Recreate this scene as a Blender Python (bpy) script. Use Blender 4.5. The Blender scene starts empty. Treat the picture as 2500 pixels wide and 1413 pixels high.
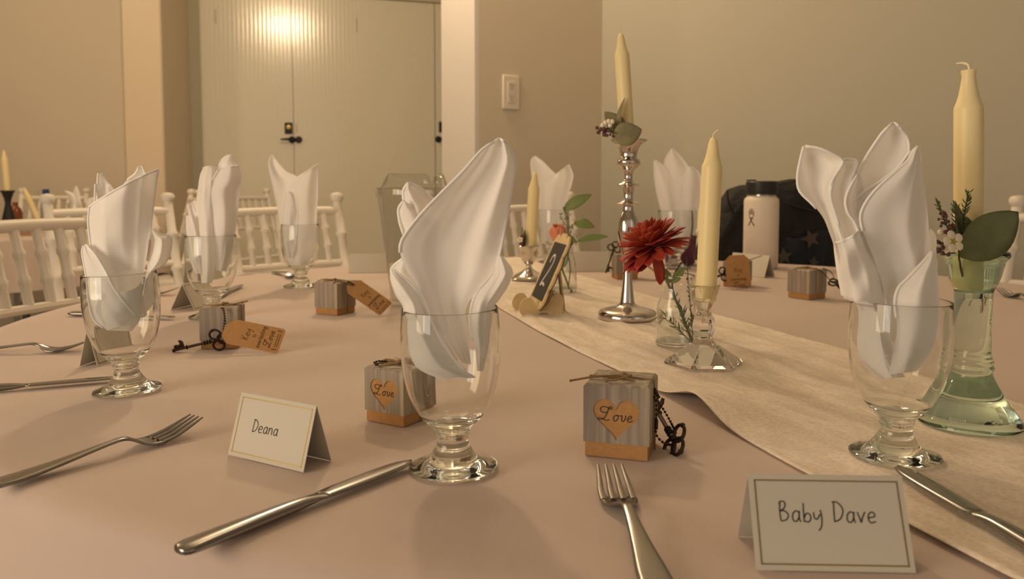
import bpy, bmesh, math, random
from mathutils import Vector, Matrix, Euler
random.seed(7)
PI = math.pi
sc = bpy.context.scene
COL = sc.collection

# ------------------------------------------------------------------ camera
F = 2000.0            # focal length in pixels of the 2500 x 1413 frame
PPX, PPY = 1250.0, 575.0
PITCH = math.atan(130.0 / F)
TZ = 0.74             # table height
CZ = TZ + 0.245       # camera height
cam = bpy.data.cameras.new('camera')
camo = bpy.data.objects.new('camera', cam)
COL.objects.link(camo)
camo.location = (0, 0, CZ)
camo.rotation_euler = (PI / 2 - PITCH, 0, 0)
cam.sensor_fit = 'HORIZONTAL'
cam.sensor_width = 36.0
cam.lens = 36.0 * F / 2500.0
cam.shift_x = 0.0
cam.shift_y = -(706.5 - PPY) / 2500.0
cam.clip_start = 0.02
cam.dof.use_dof = True
cam.dof.focus_distance = 0.88
cam.dof.aperture_fstop = 9.0
sc.camera = camo

# ------------------------------------------------------------------ view, world, lights
sc.view_settings.view_transform = 'Standard'
sc.view_settings.look = 'None'
sc.view_settings.gamma = 1.0
sc.view_settings.use_curve_mapping = False
sc.view_settings.exposure = 0.10
sc.cycles.max_bounces = 14
sc.cycles.diffuse_bounces = 4
sc.cycles.glossy_bounces = 6
sc.cycles.transmission_bounces = 12
sc.cycles.transparent_max_bounces = 24
sc.cycles.sample_clamp_indirect = 3.0
sc.cycles.blur_glossy = 0.3
w = bpy.data.worlds.new('room_air')
sc.world = w
w.use_nodes = True
w.node_tree.nodes['Background'].inputs[0].default_value = (1.0, 0.76, 0.52, 1)
w.node_tree.nodes['Background'].inputs[1].default_value = 0.40

def area(name, loc, target, size, power, col, sy=None):
    l = bpy.data.lights.new(name, 'AREA')
    l.shape = 'RECTANGLE'
    l.size = size
    l.size_y = sy or size
    l.energy = power
    l.color = col
    o = bpy.data.objects.new(name, l)
    COL.objects.link(o)
    o.location = loc
    o.rotation_euler = (Vector(target) - Vector(loc)).to_track_quat('-Z', 'Y').to_euler()
    return o

def lamp(name, loc, power, col, r=0.06):
    l = bpy.data.lights.new(name, 'POINT')
    l.energy = power
    l.color = col
    l.shadow_soft_size = r
    o = bpy.data.objects.new(name, l)
    COL.objects.link(o)
    o.location = loc
    return o

WARM = (1.0, 0.74, 0.46)
COOL = (0.82, 0.84, 1.0)
area('window_and_fill_light', (2.0, -1.4, 1.75), (0.5, 1.2, 0.8), 0.9, 1.4, COOL, 1.5)
area('window_and_fill_light', (-1.98, -0.9, 1.14), (-0.35, 1.0, 0.98), 0.8, 14.5, (1.0, 0.88, 0.76), 1.0)  # fill area added to brighten the napkins; the cool one above is the window
area('left_key_light', (-2.35, -0.28, 1.30), (0.0, 1.0, 0.95), 1.0, 25, WARM, 1.4)  # added warm key from the unseen left side, set low for the napkins
lamp('ceiling_lamp_light', (-0.58, 3.20, 2.68), 62, WARM, 0.08)
lamp('ceiling_lamp_light', (-3.3, 3.4, 2.75), 34, WARM, 0.09)
lamp('ceiling_lamp_light', (0.1, 1.7, 2.75), 8, WARM, 0.09)

# ------------------------------------------------------------------ pixel rays (photo frame -> places on real planes)
CP, SP = math.cos(PITCH), math.sin(PITCH)
def ray(px, py):
    a = (px - PPX) / F
    b = (py - PPY) / F
    return Vector((a, CP - b * SP, -SP - b * CP))
def P(px, py, z=TZ):
    d = ray(px, py)
    t = (z - CZ) / d.z
    return Vector((d.x * t, d.y * t, z))
def Q(px, py, Y):
    d = ray(px, py)
    t = Y / d.y
    return Vector((d.x * t, Y, CZ + d.z * t))

# ------------------------------------------------------------------ materials
MATS = {}
def mat(name, col, rough=0.6, metal=0.0, bump=None, var=None, spec=0.5, trans=0.0, ior=1.45, sss=0.0, coat=0.0, sheen=0.0):
    """procedural principled material; bump=(scale, strength, distance), var=(scale, second colour, contrast)"""
    if name in MATS:
        return MATS[name]
    m = bpy.data.materials.new(name)
    m.use_nodes = True
    nt = m.node_tree
    b = nt.nodes['Principled BSDF']
    b.inputs['Base Color'].default_value = (*col, 1)
    b.inputs['Roughness'].default_value = rough
    b.inputs['Metallic'].default_value = metal
    b.inputs['IOR'].default_value = ior
    b.inputs['Specular IOR Level'].default_value = spec
    b.inputs['Transmission Weight'].default_value = trans
    b.inputs['Coat Weight'].default_value = coat
    b.inputs['Sheen Weight'].default_value = sheen
    if sss:
        b.inputs['Subsurface Weight'].default_value = sss
        b.inputs['Subsurface Radius'].default_value = (0.008, 0.005, 0.003)
        b.inputs['Subsurface Scale'].default_value = 1.0
    tc = nt.nodes.new('ShaderNodeTexCoord')
    if var:
        n = nt.nodes.new('ShaderNodeTexNoise')
        n.inputs['Scale'].default_value = var[0]
        n.inputs['Detail'].default_value = 4
        nt.links.new(tc.outputs['Object'], n.inputs['Vector'])
        r = nt.nodes.new('ShaderNodeValToRGB')
        c = var[2]
        r.color_ramp.elements[0].position = 0.5 - c
        r.color_ramp.elements[1].position = 0.5 + c
        r.color_ramp.elements[0].color = (*col, 1)
        r.color_ramp.elements[1].color = (*var[1], 1)
        nt.links.new(n.outputs['Fac'], r.inputs['Fac'])
        nt.links.new(r.outputs['Color'], b.inputs['Base Color'])
    if bump:
        n = nt.nodes.new('ShaderNodeTexNoise')
        n.inputs['Scale'].default_value = bump[0]
        n.inputs['Detail'].default_value = 5
        nt.links.new(tc.outputs['Object'], n.inputs['Vector'])
        bn = nt.nodes.new('ShaderNodeBump')
        bn.inputs['Strength'].default_value = bump[1]
        bn.inputs['Distance'].default_value = bump[2]
        nt.links.new(n.outputs['Fac'], bn.inputs['Height'])
        nt.links.new(bn.outputs['Normal'], b.inputs['Normal'])
    MATS[name] = m
    return m

def thin_glass(name, tint=(0.97, 0.98, 0.97), boost=1.0):
    m = bpy.data.materials.new(name)
    m.use_nodes = True
    nt = m.node_tree
    nt.nodes.clear()
    out = nt.nodes.new('ShaderNodeOutputMaterial')
    mx = nt.nodes.new('ShaderNodeMixShader')
    tr = nt.nodes.new('ShaderNodeBsdfTransparent')
    tr.inputs[0].default_value = (*tint, 1)
    gl = nt.nodes.new('ShaderNodeBsdfGlossy')
    gl.inputs['Roughness'].default_value = 0.015
    lw = nt.nodes.new('ShaderNodeLayerWeight')
    lw.inputs['Blend'].default_value = 0.5
    pw = nt.nodes.new('ShaderNodeMath')
    pw.operation = 'POWER'
    pw.inputs[1].default_value = 4.5
    nt.links.new(lw.outputs['Facing'], pw.inputs[0])
    mu = nt.nodes.new('ShaderNodeMath')
    mu.operation = 'MULTIPLY_ADD'
    mu.use_clamp = True
    mu.inputs[1].default_value = 0.75 * boost
    mu.inputs[2].default_value = 0.045 * boost
    nt.links.new(pw.outputs[0], mu.inputs[0])
    nt.links.new(mu.outputs[0], mx.inputs[0])
    nt.links.new(tr.outputs[0], mx.inputs[1])
    nt.links.new(gl.outputs[0], mx.inputs[2])
    nt.links.new(mx.outputs[0], out.inputs[0])
    MATS[name] = m
    return m

def solid_glass(name, col=(1, 1, 1), ior=1.5):
    m = bpy.data.materials.new(name)
    m.use_nodes = True
    nt = m.node_tree
    nt.nodes.clear()
    out = nt.nodes.new('ShaderNodeOutputMaterial')
    g = nt.nodes.new('ShaderNodeBsdfGlass')
    g.inputs['Color'].default_value = (*col, 1)
    g.inputs['Roughness'].default_value = 0.0
    g.inputs['IOR'].default_value = ior
    nt.links.new(g.outputs[0], out.inputs[0])
    MATS[name] = m
    return m

def stripes_mat(name, cols, scale, rough=0.65, axis='X', bump=0.15):
    """printed weathered planks: colour bands across one axis with grain noise"""
    m = bpy.data.materials.new(name)
    m.use_nodes = True
    nt = m.node_tree
    b = nt.nodes['Principled BSDF']
    b.inputs['Roughness'].default_value = rough
    tc = nt.nodes.new('ShaderNodeTexCoord')
    mp = nt.nodes.new('ShaderNodeMapping')
    mp.inputs['Scale'].default_value = (scale, scale, scale * 0.03)
    n = nt.nodes.new('ShaderNodeTexNoise')
    n.inputs['Scale'].default_value = 1.0
    n.inputs['Detail'].default_value = 3
    nt.links.new(tc.outputs['Object'], mp.inputs['Vector'])
    nt.links.new(mp.outputs['Vector'], n.inputs['Vector'])
    r = nt.nodes.new('ShaderNodeValToRGB')
    els = r.color_ramp.elements
    k = len(cols)
    while len(els) < k:
        els.new(0.5)
    for i, c in enumerate(cols):
        els[i].position = 0.3 + 0.4 * i / (k - 1)
        els[i].color = (*c, 1)
    nt.links.new(n.outputs['Fac'], r.inputs['Fac'])
    n2 = nt.nodes.new('ShaderNodeTexNoise')
    n2.inputs['Scale'].default_value = 3.0
    n2.inputs['Detail'].default_value = 4
    mp2 = nt.nodes.new('ShaderNodeMapping')
    mp2.inputs['Scale'].default_value = (scale * 3, scale * 3, scale * 0.12)
    nt.links.new(tc.outputs['Object'], mp2.inputs['Vector'])
    nt.links.new(mp2.outputs['Vector'], n2.inputs['Vector'])
    mx = nt.nodes.new('ShaderNodeMixRGB')
    mx.blend_type = 'MULTIPLY'
    mx.inputs[0].default_value = 0.35
    nt.links.new(r.outputs['Color'], mx.inputs[1])
    nt.links.new(n2.outputs['Fac'], mx.inputs[2])
    nt.links.new(mx.outputs['Color'], b.inputs['Base Color'])
    MATS[name] = m
    return m

M_CLOTH = mat('blush_tablecloth', (0.545, 0.438, 0.385), 0.85, bump=(9, 0.25, 0.012), sheen=0.2)
M_NAPKIN = mat('white_napkin_cotton', (0.93, 0.91, 0.885), 0.9, bump=(900, 0.06, 0.001), sheen=0.25)
def translucent(m, col, fac):
    """thin cloth: part of the light passes through"""
    nt = m.node_tree
    b = nt.nodes['Principled BSDF']
    out = nt.nodes['Material Output']
    t = nt.nodes.new('ShaderNodeBsdfTranslucent')
    t.inputs[0].default_value = (*col, 1)
    mx = nt.nodes.new('ShaderNodeMixShader')
    mx.inputs[0].default_value = fac
    nt.links.new(b.outputs[0], mx.inputs[1])
    nt.links.new(t.outputs[0], mx.inputs[2])
    nt.links.new(mx.outputs[0], out.inputs[0])
translucent(M_NAPKIN, (0.96, 0.95, 0.94), 0.24)
M_HEM = mat('napkin_hem_cotton', (0.93, 0.92, 0.90), 0.9)
M_CARD = mat('cream_card', (0.57, 0.535, 0.46), 0.75)
M_GOLD = mat('card_gold_border', (0.26, 0.19, 0.06), 0.35, metal=0.4)
M_INK = mat('black_ink', (0.015, 0.014, 0.016), 0.6)
M_BROWNINK = mat('brown_print', (0.075, 0.035, 0.015), 0.7)
M_KRAFT = mat('kraft_board', (0.46, 0.25, 0.095), 0.8, var=(220, (0.40, 0.21, 0.08), 0.2))
M_SLEEVE = stripes_mat('weathered_plank_print', [(0.20, 0.17, 0.15), (0.44, 0.37, 0.29), (0.30, 0.25, 0.21), (0.52, 0.44, 0.31), (0.27, 0.24, 0.23)], 48)
M_TWINE = mat('jute_twine', (0.30, 0.19, 0.09), 0.9, bump=(1500, 0.5, 0.001))
M_BRONZE = mat('dark_bronze', (0.055, 0.036, 0.026), 0.45, metal=0.7)
M_STEEL = mat('brushed_steel', (0.30, 0.29, 0.285), 0.22, metal=1.0)
M_SILVER = mat('mercury_silver', (0.62, 0.58, 0.54), 0.13, metal=1.0, bump=(70, 0.12, 0.002))
M_CANDLE = mat('ivory_wax', (0.86, 0.74, 0.42), 0.4, sss=0.25)
M_WICK = mat('cotton_wick', (0.8, 0.72, 0.55), 0.9)
M_BOWL = solid_glass('clear_goblet_glass', (0.99, 0.995, 0.99), 1.45)
M_PITCH = thin_glass('pitcher_plastic', (0.93, 0.93, 0.92), 1.3)
M_GLASS = solid_glass('thick_clear_glass', (0.985, 0.995, 0.985), 1.5)
M_CRYSTAL = solid_glass('cut_crystal', (0.99, 0.99, 0.99), 1.52)
M_GREENGLASS = solid_glass('sea_green_glass', (0.88, 0.95, 0.91), 1.5)
M_GREENTHIN = thin_glass('sea_green_thin_glass', (0.82, 0.92, 0.86), 1.1)
M_WATER = solid_glass('water', (0.98, 0.99, 0.98), 1.33)
M_WHITEWOOD = mat('white_painted_wood', (0.80, 0.75, 0.67), 0.45)
M_CUSHION = mat('ivory_cushion', (0.72, 0.66, 0.58), 0.9)
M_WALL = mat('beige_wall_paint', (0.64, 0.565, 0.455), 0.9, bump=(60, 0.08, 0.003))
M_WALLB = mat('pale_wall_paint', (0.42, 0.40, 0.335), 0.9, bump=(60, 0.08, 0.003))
M_TRIM = mat('cream_gloss_trim', (0.78, 0.66, 0.50), 0.45)
M_JAMB = mat('white_gloss_jamb', (0.70, 0.665, 0.63), 0.35, bump=(25, 0.25, 0.004))
M_DOOR = mat('sage_cream_door_paint', (0.58, 0.51, 0.36), 0.33)
M_FLOOR = mat('grey_floor', (0.20, 0.18, 0.155), 0.5, var=(3, (0.25, 0.22, 0.19), 0.2))
M_CEIL = mat('ceiling_paint', (0.72, 0.66, 0.55), 0.9)
M_BLACK = mat('black_iron', (0.012, 0.011, 0.010), 0.45)
M_BRASS = mat('aged_brass', (0.60, 0.44, 0.14), 0.3, metal=0.8)
M_SWITCH = mat('white_plastic_plate', (0.76, 0.69, 0.60), 0.4)
M_PETAL = mat('red_petal', (0.34, 0.022, 0.022), 0.6, var=(45, (0.40, 0.065, 0.025), 0.25), sss=0.0)
M_STEM = mat('green_stem', (0.10, 0.13, 0.05), 0.6)
M_LEAF = mat('eucalyptus_leaf', (0.14, 0.16, 0.07), 0.5, var=(80, (0.10, 0.12, 0.05), 0.2))
M_LEAFOLIVE = mat('olive_leaf', (0.27, 0.24, 0.13), 0.55, var=(70, (0.20, 0.18, 0.10), 0.2))
M_LEAFGREEN = mat('fresh_leaf', (0.17, 0.22, 0.065), 0.5)
M_PURPLEBUD = mat('purple_bud', (0.13, 0.06, 0.06), 0.8)
M_WAXFLOWER = mat('white_waxflower', (0.82, 0.76, 0.62), 0.6)
M_YELLOW = mat('flower_eye', (0.45, 0.38, 0.06), 0.6)
M_ROSE = mat('peach_rose', (0.66, 0.20, 0.13), 0.6, var=(50, (0.72, 0.30, 0.16), 0.2))
M_CHALK = mat('chalkboard', (0.035, 0.032, 0.03), 0.7)
M_CHALKLINE = mat('chalk', (0.60, 0.57, 0.53), 0.9)
M_PLY = mat('birch_ply', (0.66, 0.52, 0.30), 0.6, var=(60, (0.58, 0.44, 0.24), 0.2))
M_BURNT = mat('laser_burnt_edge', (0.10, 0.05, 0.02), 0.8)
M_BOTTLE = mat('white_powder_coat', (0.76, 0.68, 0.58), 0.45)
M_LID = mat('black_plastic', (0.018, 0.018, 0.019), 0.45)
M_BAG = mat('black_nylon', (0.012, 0.012, 0.014), 0.7, bump=(26, 0.6, 0.02))
M_BAGNAVY = mat('navy_print_cloth', (0.018, 0.022, 0.040), 0.8, bump=(30, 0.5, 0.01))
M_STAR = mat('teal_star_print', (0.07, 0.085, 0.085), 0.8, var=(90, (0.12, 0.07, 0.05), 0.15))
M_PURPLE = mat('purple_plastic', (0.12, 0.03, 0.075), 0.45)
M_BLUECAP = mat('blue_plastic', (0.03, 0.05, 0.25), 0.4)
M_AMBER = mat('amber_bottle', (0.22, 0.06, 0.02), 0.3)
M_LACE = None

def lace_material():
    m = bpy.data.materials.new('cream_lace')
    m.use_nodes = True
    nt = m.node_tree
    b = nt.nodes['Principled BSDF']
    b.inputs['Roughness'].default_value = 0.8
    b.inputs['Sheen Weight'].default_value = 0.2
    tc = nt.nodes.new('ShaderNodeTexCoord')
    v = nt.nodes.new('ShaderNodeTexVoronoi')
    v.feature = 'DISTANCE_TO_EDGE'
    v.inputs['Scale'].default_value = 140
    n = nt.nodes.new('ShaderNodeTexNoise')
    n.inputs['Scale'].default_value = 22
    n.inputs['Detail'].default_value = 6
    n.inputs['Distortion'].default_value = 1.5
    nt.links.new(tc.outputs['Object'], v.inputs['Vector'])
    mp = nt.nodes.new('ShaderNodeMapping')
    mp.vector_type = 'TEXTURE'
    mp.inputs['Rotation'].default_value = (0, 0, 0.297)
    mp.inputs['Scale'].default_value = (0.7, 1.9, 1)
    nt.links.new(tc.outputs['Object'], mp.inputs['Vector'])
    nt.links.new(mp.outputs['Vector'], n.inputs['Vector'])
    r = nt.nodes.new('ShaderNodeValToRGB')
    r.color_ramp.elements[0].position = 0.40
    r.color_ramp.elements[1].position = 0.62
    r.color_ramp.elements[0].color = (0.75, 0.65, 0.54, 1)
    r.color_ramp.elements[1].color = (0.86, 0.77, 0.66, 1)
    nt.links.new(n.outputs['Fac'], r.inputs['Fac'])
    r2 = nt.nodes.new('ShaderNodeValToRGB')
    r2.color_ramp.elements[0].position = 0.0
    r2.color_ramp.elements[1].position = 0.22
    r2.color_ramp.elements[0].color = (1, 1, 1, 1)
    r2.color_ramp.elements[1].color = (0.88, 0.85, 0.82, 1)
    nt.links.new(v.outputs['Distance'], r2.inputs['Fac'])
    mx = nt.nodes.new('ShaderNodeMixRGB')
    mx.blend_type = 'MULTIPLY'
    mx.inputs[0].default_value = 1.0
    nt.links.new(r.outputs['Color'], mx.inputs[1])
    nt.links.new(r2.outputs['Color'], mx.inputs[2])
    nt.links.new(mx.outputs['Color'], b.inputs['Base Color'])
    bn = nt.nodes.new('ShaderNodeBump')
    bn.inputs['Strength'].default_value = 0.6
    bn.inputs['Distance'].default_value = 0.003
    nt.links.new(n.outputs['Fac'], bn.inputs['Height'])
    nt.links.new(bn.outputs['Normal'], b.inputs['Normal'])
    return m
M_LACE = lace_material()

# ------------------------------------------------------------------ mesh helpers
class MB:
    def __init__(self):
        self.v = []
        self.f = []
    def add(self, vs, fs):
        o = len(self.v)
        self.v += [tuple(p) for p in vs]
        self.f += [tuple(i + o for i in f) for f in fs]
        return self
    def box(self, c, s, M=None):
        x, y, z = s[0] / 2, s[1] / 2, s[2] / 2
        vs = [Vector(p) for p in ((-x, -y, -z), (x, -y, -z), (x, y, -z), (-x, y, -z), (-x, -y, z), (x, -y, z), (x, y, z), (-x, y, z))]
        if M is not None:
            vs = [M @ p for p in vs]
        vs = [p + Vector(c) for p in vs]
        return self.add(vs, [(0, 3, 2, 1), (4, 5, 6, 7), (0, 1, 5, 4), (1, 2, 6, 5), (2, 3, 7, 6), (3, 0, 4, 7)])
    def lathe(self, prof, seg=40, c=(0, 0, 0), closed=False, a0=0.0):
        """prof: list of (r, z); r==0 makes a pole; closed joins last to first"""
        c = Vector(c)
        rings = []
        vs = []
        fs = []
        for r, z in prof:
            if r <= 1e-7:
                rings.append([len(vs)])
                vs.append(c + Vector((0, 0, z)))
            else:
                rings.append(list(range(len(vs), len(vs) + seg)))
                for k in range(seg):
                    a = 2 * PI * k / seg + a0
                    vs.append(c + Vector((r * math.cos(a), r * math.sin(a), z)))
        pairs = list(zip(rings[:-1], rings[1:]))
        if closed:
            pairs.append((rings[-1], rings[0]))
        for A, B in pairs:
            for k in range(seg):
                k2 = (k + 1) % seg
                if len(A) == 1 and len(B) == 1:
                    continue
                if len(A) == 1:
                    fs.append((A[0], B[k2], B[k]))
                elif len(B) == 1:
                    fs.append((A[k], A[k2], B[0]))
                else:
                    fs.append((A[k], A[k2], B[k2], B[k]))
        return self.add(vs, fs)
    def tube(self, pts, r, seg=8, caps=True, flat=1.0, up=None):
        pts = [Vector(p) for p in pts]
        n = len(pts)
        rs = r if isinstance(r, (list, tuple)) else [r] * n
        vs, fs = [], []
        prev = None
        for i, p in enumerate(pts):
            t = (pts[min(i + 1, n - 1)] - pts[max(i - 1, 0)])
            if t.length < 1e-9:
                t = Vector((0, 0, 1))
            t.normalize()
            if prev is None:
                a = Vector(up) if up is not None else (Vector((0, 0, 1)) if abs(t.z) < 0.9 else Vector((1, 0, 0)))
            else:
                a = prev
            b = a - t * a.dot(t)
            if b.length < 1e-6:
                b = t.orthogonal()
            b.normalize()
            prev = b
            cdir = t.cross(b)
            for k in range(seg):
                th = 2 * PI * k / seg
                vs.append(p + b * (rs[i] * flat * math.cos(th)) + cdir * (rs[i] * math.sin(th)))
        for i in range(n - 1):
            for k in range(seg):
                k2 = (k + 1) % seg
                fs.append((i * seg + k, i * seg + k2, (i + 1) * seg + k2, (i + 1) * seg + k))
        if caps:
            fs.append(tuple(reversed(range(seg))))
            fs.append(tuple((n - 1) * seg + k for k in range(seg)))
        return self.add(vs, fs)
    def ball(self, c, r, seg=8, rings=5, sc3=(1, 1, 1)):
        c = Vector(c)
        vs, fs = [], []
        m = MB().lathe([(r * math.sin(PI * i / rings), -r * math.cos(PI * i / rings)) if 0 < i < rings else (0, -r if i == 0 else r) for i in range(rings + 1)], seg)
        return self.add([c + Vector((p[0] * sc3[0], p[1] * sc3[1], p[2] * sc3[2])) for p in m.v], m.f)
    def grid(self, rows, wrap=False):
        """rows: list of equal length point lists"""
        vs = [p for r in rows for p in r]
        n = len(rows[0])
        fs = []
        for i in range(len(rows) - 1):
            for k in range(n if wrap else n - 1):
                k2 = (k + 1) % n
                fs.append((i * n + k, i * n + k2, (i + 1) * n + k2, (i + 1) * n + k))
        return self.add(vs, fs)
    def prism(self, outline, y0, y1, M=None, c=(0, 0, 0)):
        """outline of (x, z) extruded along y"""
        n = len(outline)
        vs = [Vector((x, y0, z)) for x, z in outline] + [Vector((x, y1, z)) for x, z in outline]
        if M is not None:
            vs = [M @ p for p in vs]
        vs = [p + Vector(c) for p in vs]
        fs = [tuple(range(n)), tuple(reversed(range(n, 2 * n)))]
        for k in range(n):
            k2 = (k + 1) % n
            fs.append((k, n + k, n + k2, k2))
        return self.add(vs, fs)
    def build(self, name, m, parent=None, smooth=True, angle=40, solid=0.0, bevel=0.0, offset=0.0, sub=0):
        me = bpy.data.meshes.new(name)
        me.from_pydata(self.v, [], self.f)
        me.update()
        bm = bmesh.new()
        bm.from_mesh(me)
        bmesh.ops.recalc_face_normals(bm, faces=bm.faces)
        bm.to_mesh(me)
        bm.free()
        if smooth:
            for p in me.polygons:
                p.use_smooth = True
            try:
                me.set_sharp_from_angle(angle=math.radians(angle))
            except Exception:
                pass
        me.materials.append(m)
        o = bpy.data.objects.new(name, me)
        COL.objects.link(o)
        if parent is not None:
            o.parent = parent
        if bevel:
            bv = o.modifiers.new('bevel', 'BEVEL')
            bv.width = bevel
            bv.segments = 2
            bv.limit_method = 'ANGLE'
        if sub:
            sb = o.modifiers.new('sub', 'SUBSURF')
            sb.levels = sub
            sb.render_levels = sub
        if solid:
            s = o.modifiers.new('solid', 'SOLIDIFY')
            s.thickness = solid
            s.offset = offset
        return o

def tag(o, label, cat, group=None):
    o['label'] = label
    o['category'] = cat
    if group:
        o['group'] = group
    return o
def struct(o):
    o['kind'] = 'structure'
    return o
def thing(name, label, cat, loc=(0, 0, 0), rotz=0.0, group=None, rot=None):
    o = bpy.data.objects.new(name, None)
    o.empty_display_size = 0.05
    COL.objects.link(o)
    o.location = loc
    o.rotation_euler = rot if rot is not None else (0, 0, rotz)
    return tag(o, label, cat, group)
def copy_tree(o, parent=None):
    c = o.copy()
    COL.objects.link(c)
    c.parent = parent
    for ch in list(o.children):
        copy_tree(ch, c)
    return c
def cat(pts, n, closed=False):
    """Catmull-Rom resample of a list of tuples/vectors to n points"""
    pts = [Vector(p) for p in pts]
    m = len(pts)
    if m == 1:
        return [pts[0].copy() for _ in range(n)]
    # arc-length parameters
    L = [0.0]
    for a, b in zip(pts[:-1], pts[1:]):
        L.append(L[-1] + max((b - a).length, 1e-6))
    out = []
    for i in range(n):
        s = L[-1] * i / (n - 1)
        k = 0
        while k < m - 2 and L[k + 1] < s:
            k += 1
        u = (s - L[k]) / (L[k + 1] - L[k])
        p1, p2 = pts[k], pts[k + 1]
        p0 = pts[k - 1] if k > 0 else p1 * 2 - p2
        p3 = pts[k + 2] if k + 2 < m else p2 * 2 - p1
        out.append(0.5 * ((2 * p1) + (p2 - p0) * u + (2 * p0 - 5 * p1 + 4 * p2 - p3) * u * u + (3 * p1 - p0 - 3 * p2 + p3) * u ** 3))
    return out
def interp(xs, u):
    """linear interpolation of a list over u in 0..1"""
    if len(xs) == 1:
        return xs[0]
    f = u * (len(xs) - 1)
    i = min(int(f), len(xs) - 2)
    t = f - i
    t = t * t * (3 - 2 * t)
    return xs[i] * (1 - t) + xs[i + 1] * t

# strokes of the letters needed: units of one capital height
LET = {
 'D': (0.62, [[(.08, 1), (.07, .5), (.08, 0)], [(-.02, .99), (.25, .98), (.5, .72), (.52, .42), (.35, .12), (.06, 0)]]),
 'B': (0.62, [[(.10, 1), (.08, .5), (.13, 0)], [(.04, .86), (.15, 1.0), (.34, .95), (.36, .76), (.24, .58), (.10, .52), (.36, .5), (.52, .3), (.42, .08), (.15, .0)]]),
 'e': (0.50, [[(.06, .27), (.24, .29), (.40, .36), (.36, .5), (.22, .55), (.08, .42), (.06, .18), (.18, .02), (.44, .08)]]),
 'a': (0.52, [[(.40, .48), (.24, .56), (.07, .38), (.08, .10), (.24, .03), (.38, .22), (.41, .5)], [(.42, .56), (.41, .2), (.48, .0)]]),
 'n': (0.50, [[(.06, .55), (.06, .25), (.05, .0)], [(.06, .28), (.18, .50), (.34, .5), (.39, .25), (.41, 0)]]),
 'b': (0.50, [[(.06, .95), (.06, .5), (.08, 0)], [(.08, .2), (.2, .42), (.38, .38), (.42, .15), (.28, .0), (.08, .06)]]),
 'y': (0.48, [[(.02, .5), (.06, .22), (.2, .16), (.36, .4)], [(.38, .62), (.44, .2), (.40, -.2), (.26, -.42)]]),
 'v': (0.46, [[(.02, .55), (.12, .25), (.2, .02)], [(.2, .02), (.28, .3), (.42, .56)]]),
 'K': (0.60, [[(.08, 1), (.06, .5), (.08, 0)], [(.5, .95), (.25, .6), (.1, .48), (.3, .3), (.52, 0)]]),
 't': (0.34, [[(.16, .85), (.15, .3), (.18, .02), (.28, .02)], [(.02, .56), (.16, .58), (.3, .57)]]),
 'o': (0.48, [[(.22, .55), (.06, .38), (.08, .1), (.24, .02), (.4, .2), (.36, .46), (.22, .55)]]),
 'r': (0.36, [[(.06, .55), (.07, .2), (.06, 0)], [(.07, .32), (.18, .52), (.32, .5)]]),
 'l': (0.22, [[(.1, 1), (.09, .5), (.12, 0)]]),
 's': (0.38, [[(.32, .48), (.16, .56), (.06, .42), (.2, .28), (.33, .14), (.2, .0), (.04, .08)]]),
 'i': (0.20, [[(.1, .55), (.09, .2), (.11, 0)], [(.1, .76), (.11, .80)]]),
 'g': (0.48, [[(.38, .48), (.2, .55), (.06, .34), (.1, .06), (.26, .05), (.38, .3)], [(.4, .55), (.4, 0), (.34, -.34), (.1, -.36)]]),
 ' ': (0.42, []),
 '2': (0.6, [[(.06, .74), (.14, .95), (.36, .98), (.46, .78), (.36, .5), (.05, .02), (.28, .08), (.52, .02)]]),
 # ornate script capital and its lower case
 'L#': (0.92, [[(.62, .62), (.36, .55), (.12, .66), (.10, .86), (.30, .98), (.58, .93), (.82, .82), (.90, .92), (.80, 1.02), (.68, .9), (.56, .5), (.40, .2), (.16, .02), (-.06, .06), (.02, .16), (.3, .1), (.56, .0), (.78, .08)]]),
 'o#': (0.44, [[(.26, .44), (.1, .32), (.06, .1), (.2, .0), (.36, .14), (.38, .36), (.26, .44), (.46, .4)]]),
 'v#': (0.44, [[(.02, .38), (.14, .43), (.14, .15), (.2, .0), (.36, .14), (.42, .38), (.36, .44)]]),
 'e#': (0.40, [[(.08, .2), (.28, .26), (.32, .4), (.2, .43), (.08, .26), (.08, .06), (.22, .0), (.42, .14)]]),
}
def ribbon(mb, pts, wid, O, X, Y, N, lift):
    """flat ribbon along 2-D points on the plane O + x X + y Y, lifted along N"""
    n = len(pts)
    L, R = [], []
    for i, p in enumerate(pts):
        t = pts[min(i + 1, n - 1)] - pts[max(i - 1, 0)]
        if t.length < 1e-9:
            t = Vector((1, 0))
        t.normalize()
        nn = Vector((-t.y, t.x)) * (wid / 2)
        for lst, q in ((L, p + nn), (R, p - nn)):
            lst.append(O + X * q.x + Y * q.y + N * lift)
    mb.grid([L, R])
def write(mb, text, size, wid, O, X, Y, N, lift=0.0002, slant=0.0, script=False, wob=0.0):
    x = 0.0
    for ch in text:
        key = ch + '#' if script and ch + '#' in LET else ch
        adv, strokes = LET[key]
        dy = random.uniform(-wob, wob)
        for s in strokes:
            p2 = cat([(px, py, 0) for px, py in s], max(10, 5 * len(s)))
            ribbon(mb, [Vector(((x + q.x + slant * q.y) * size, (q.y + dy) * size)) for q in p2], wid, O, X, Y, N, lift)
        x += adv + 0.06
    return x * size
def textlen(text, size, script=False):
    return sum(LET[(c + '#') if script and (c + '#') in LET else c][0] + 0.06 for c in text) * size

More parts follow.
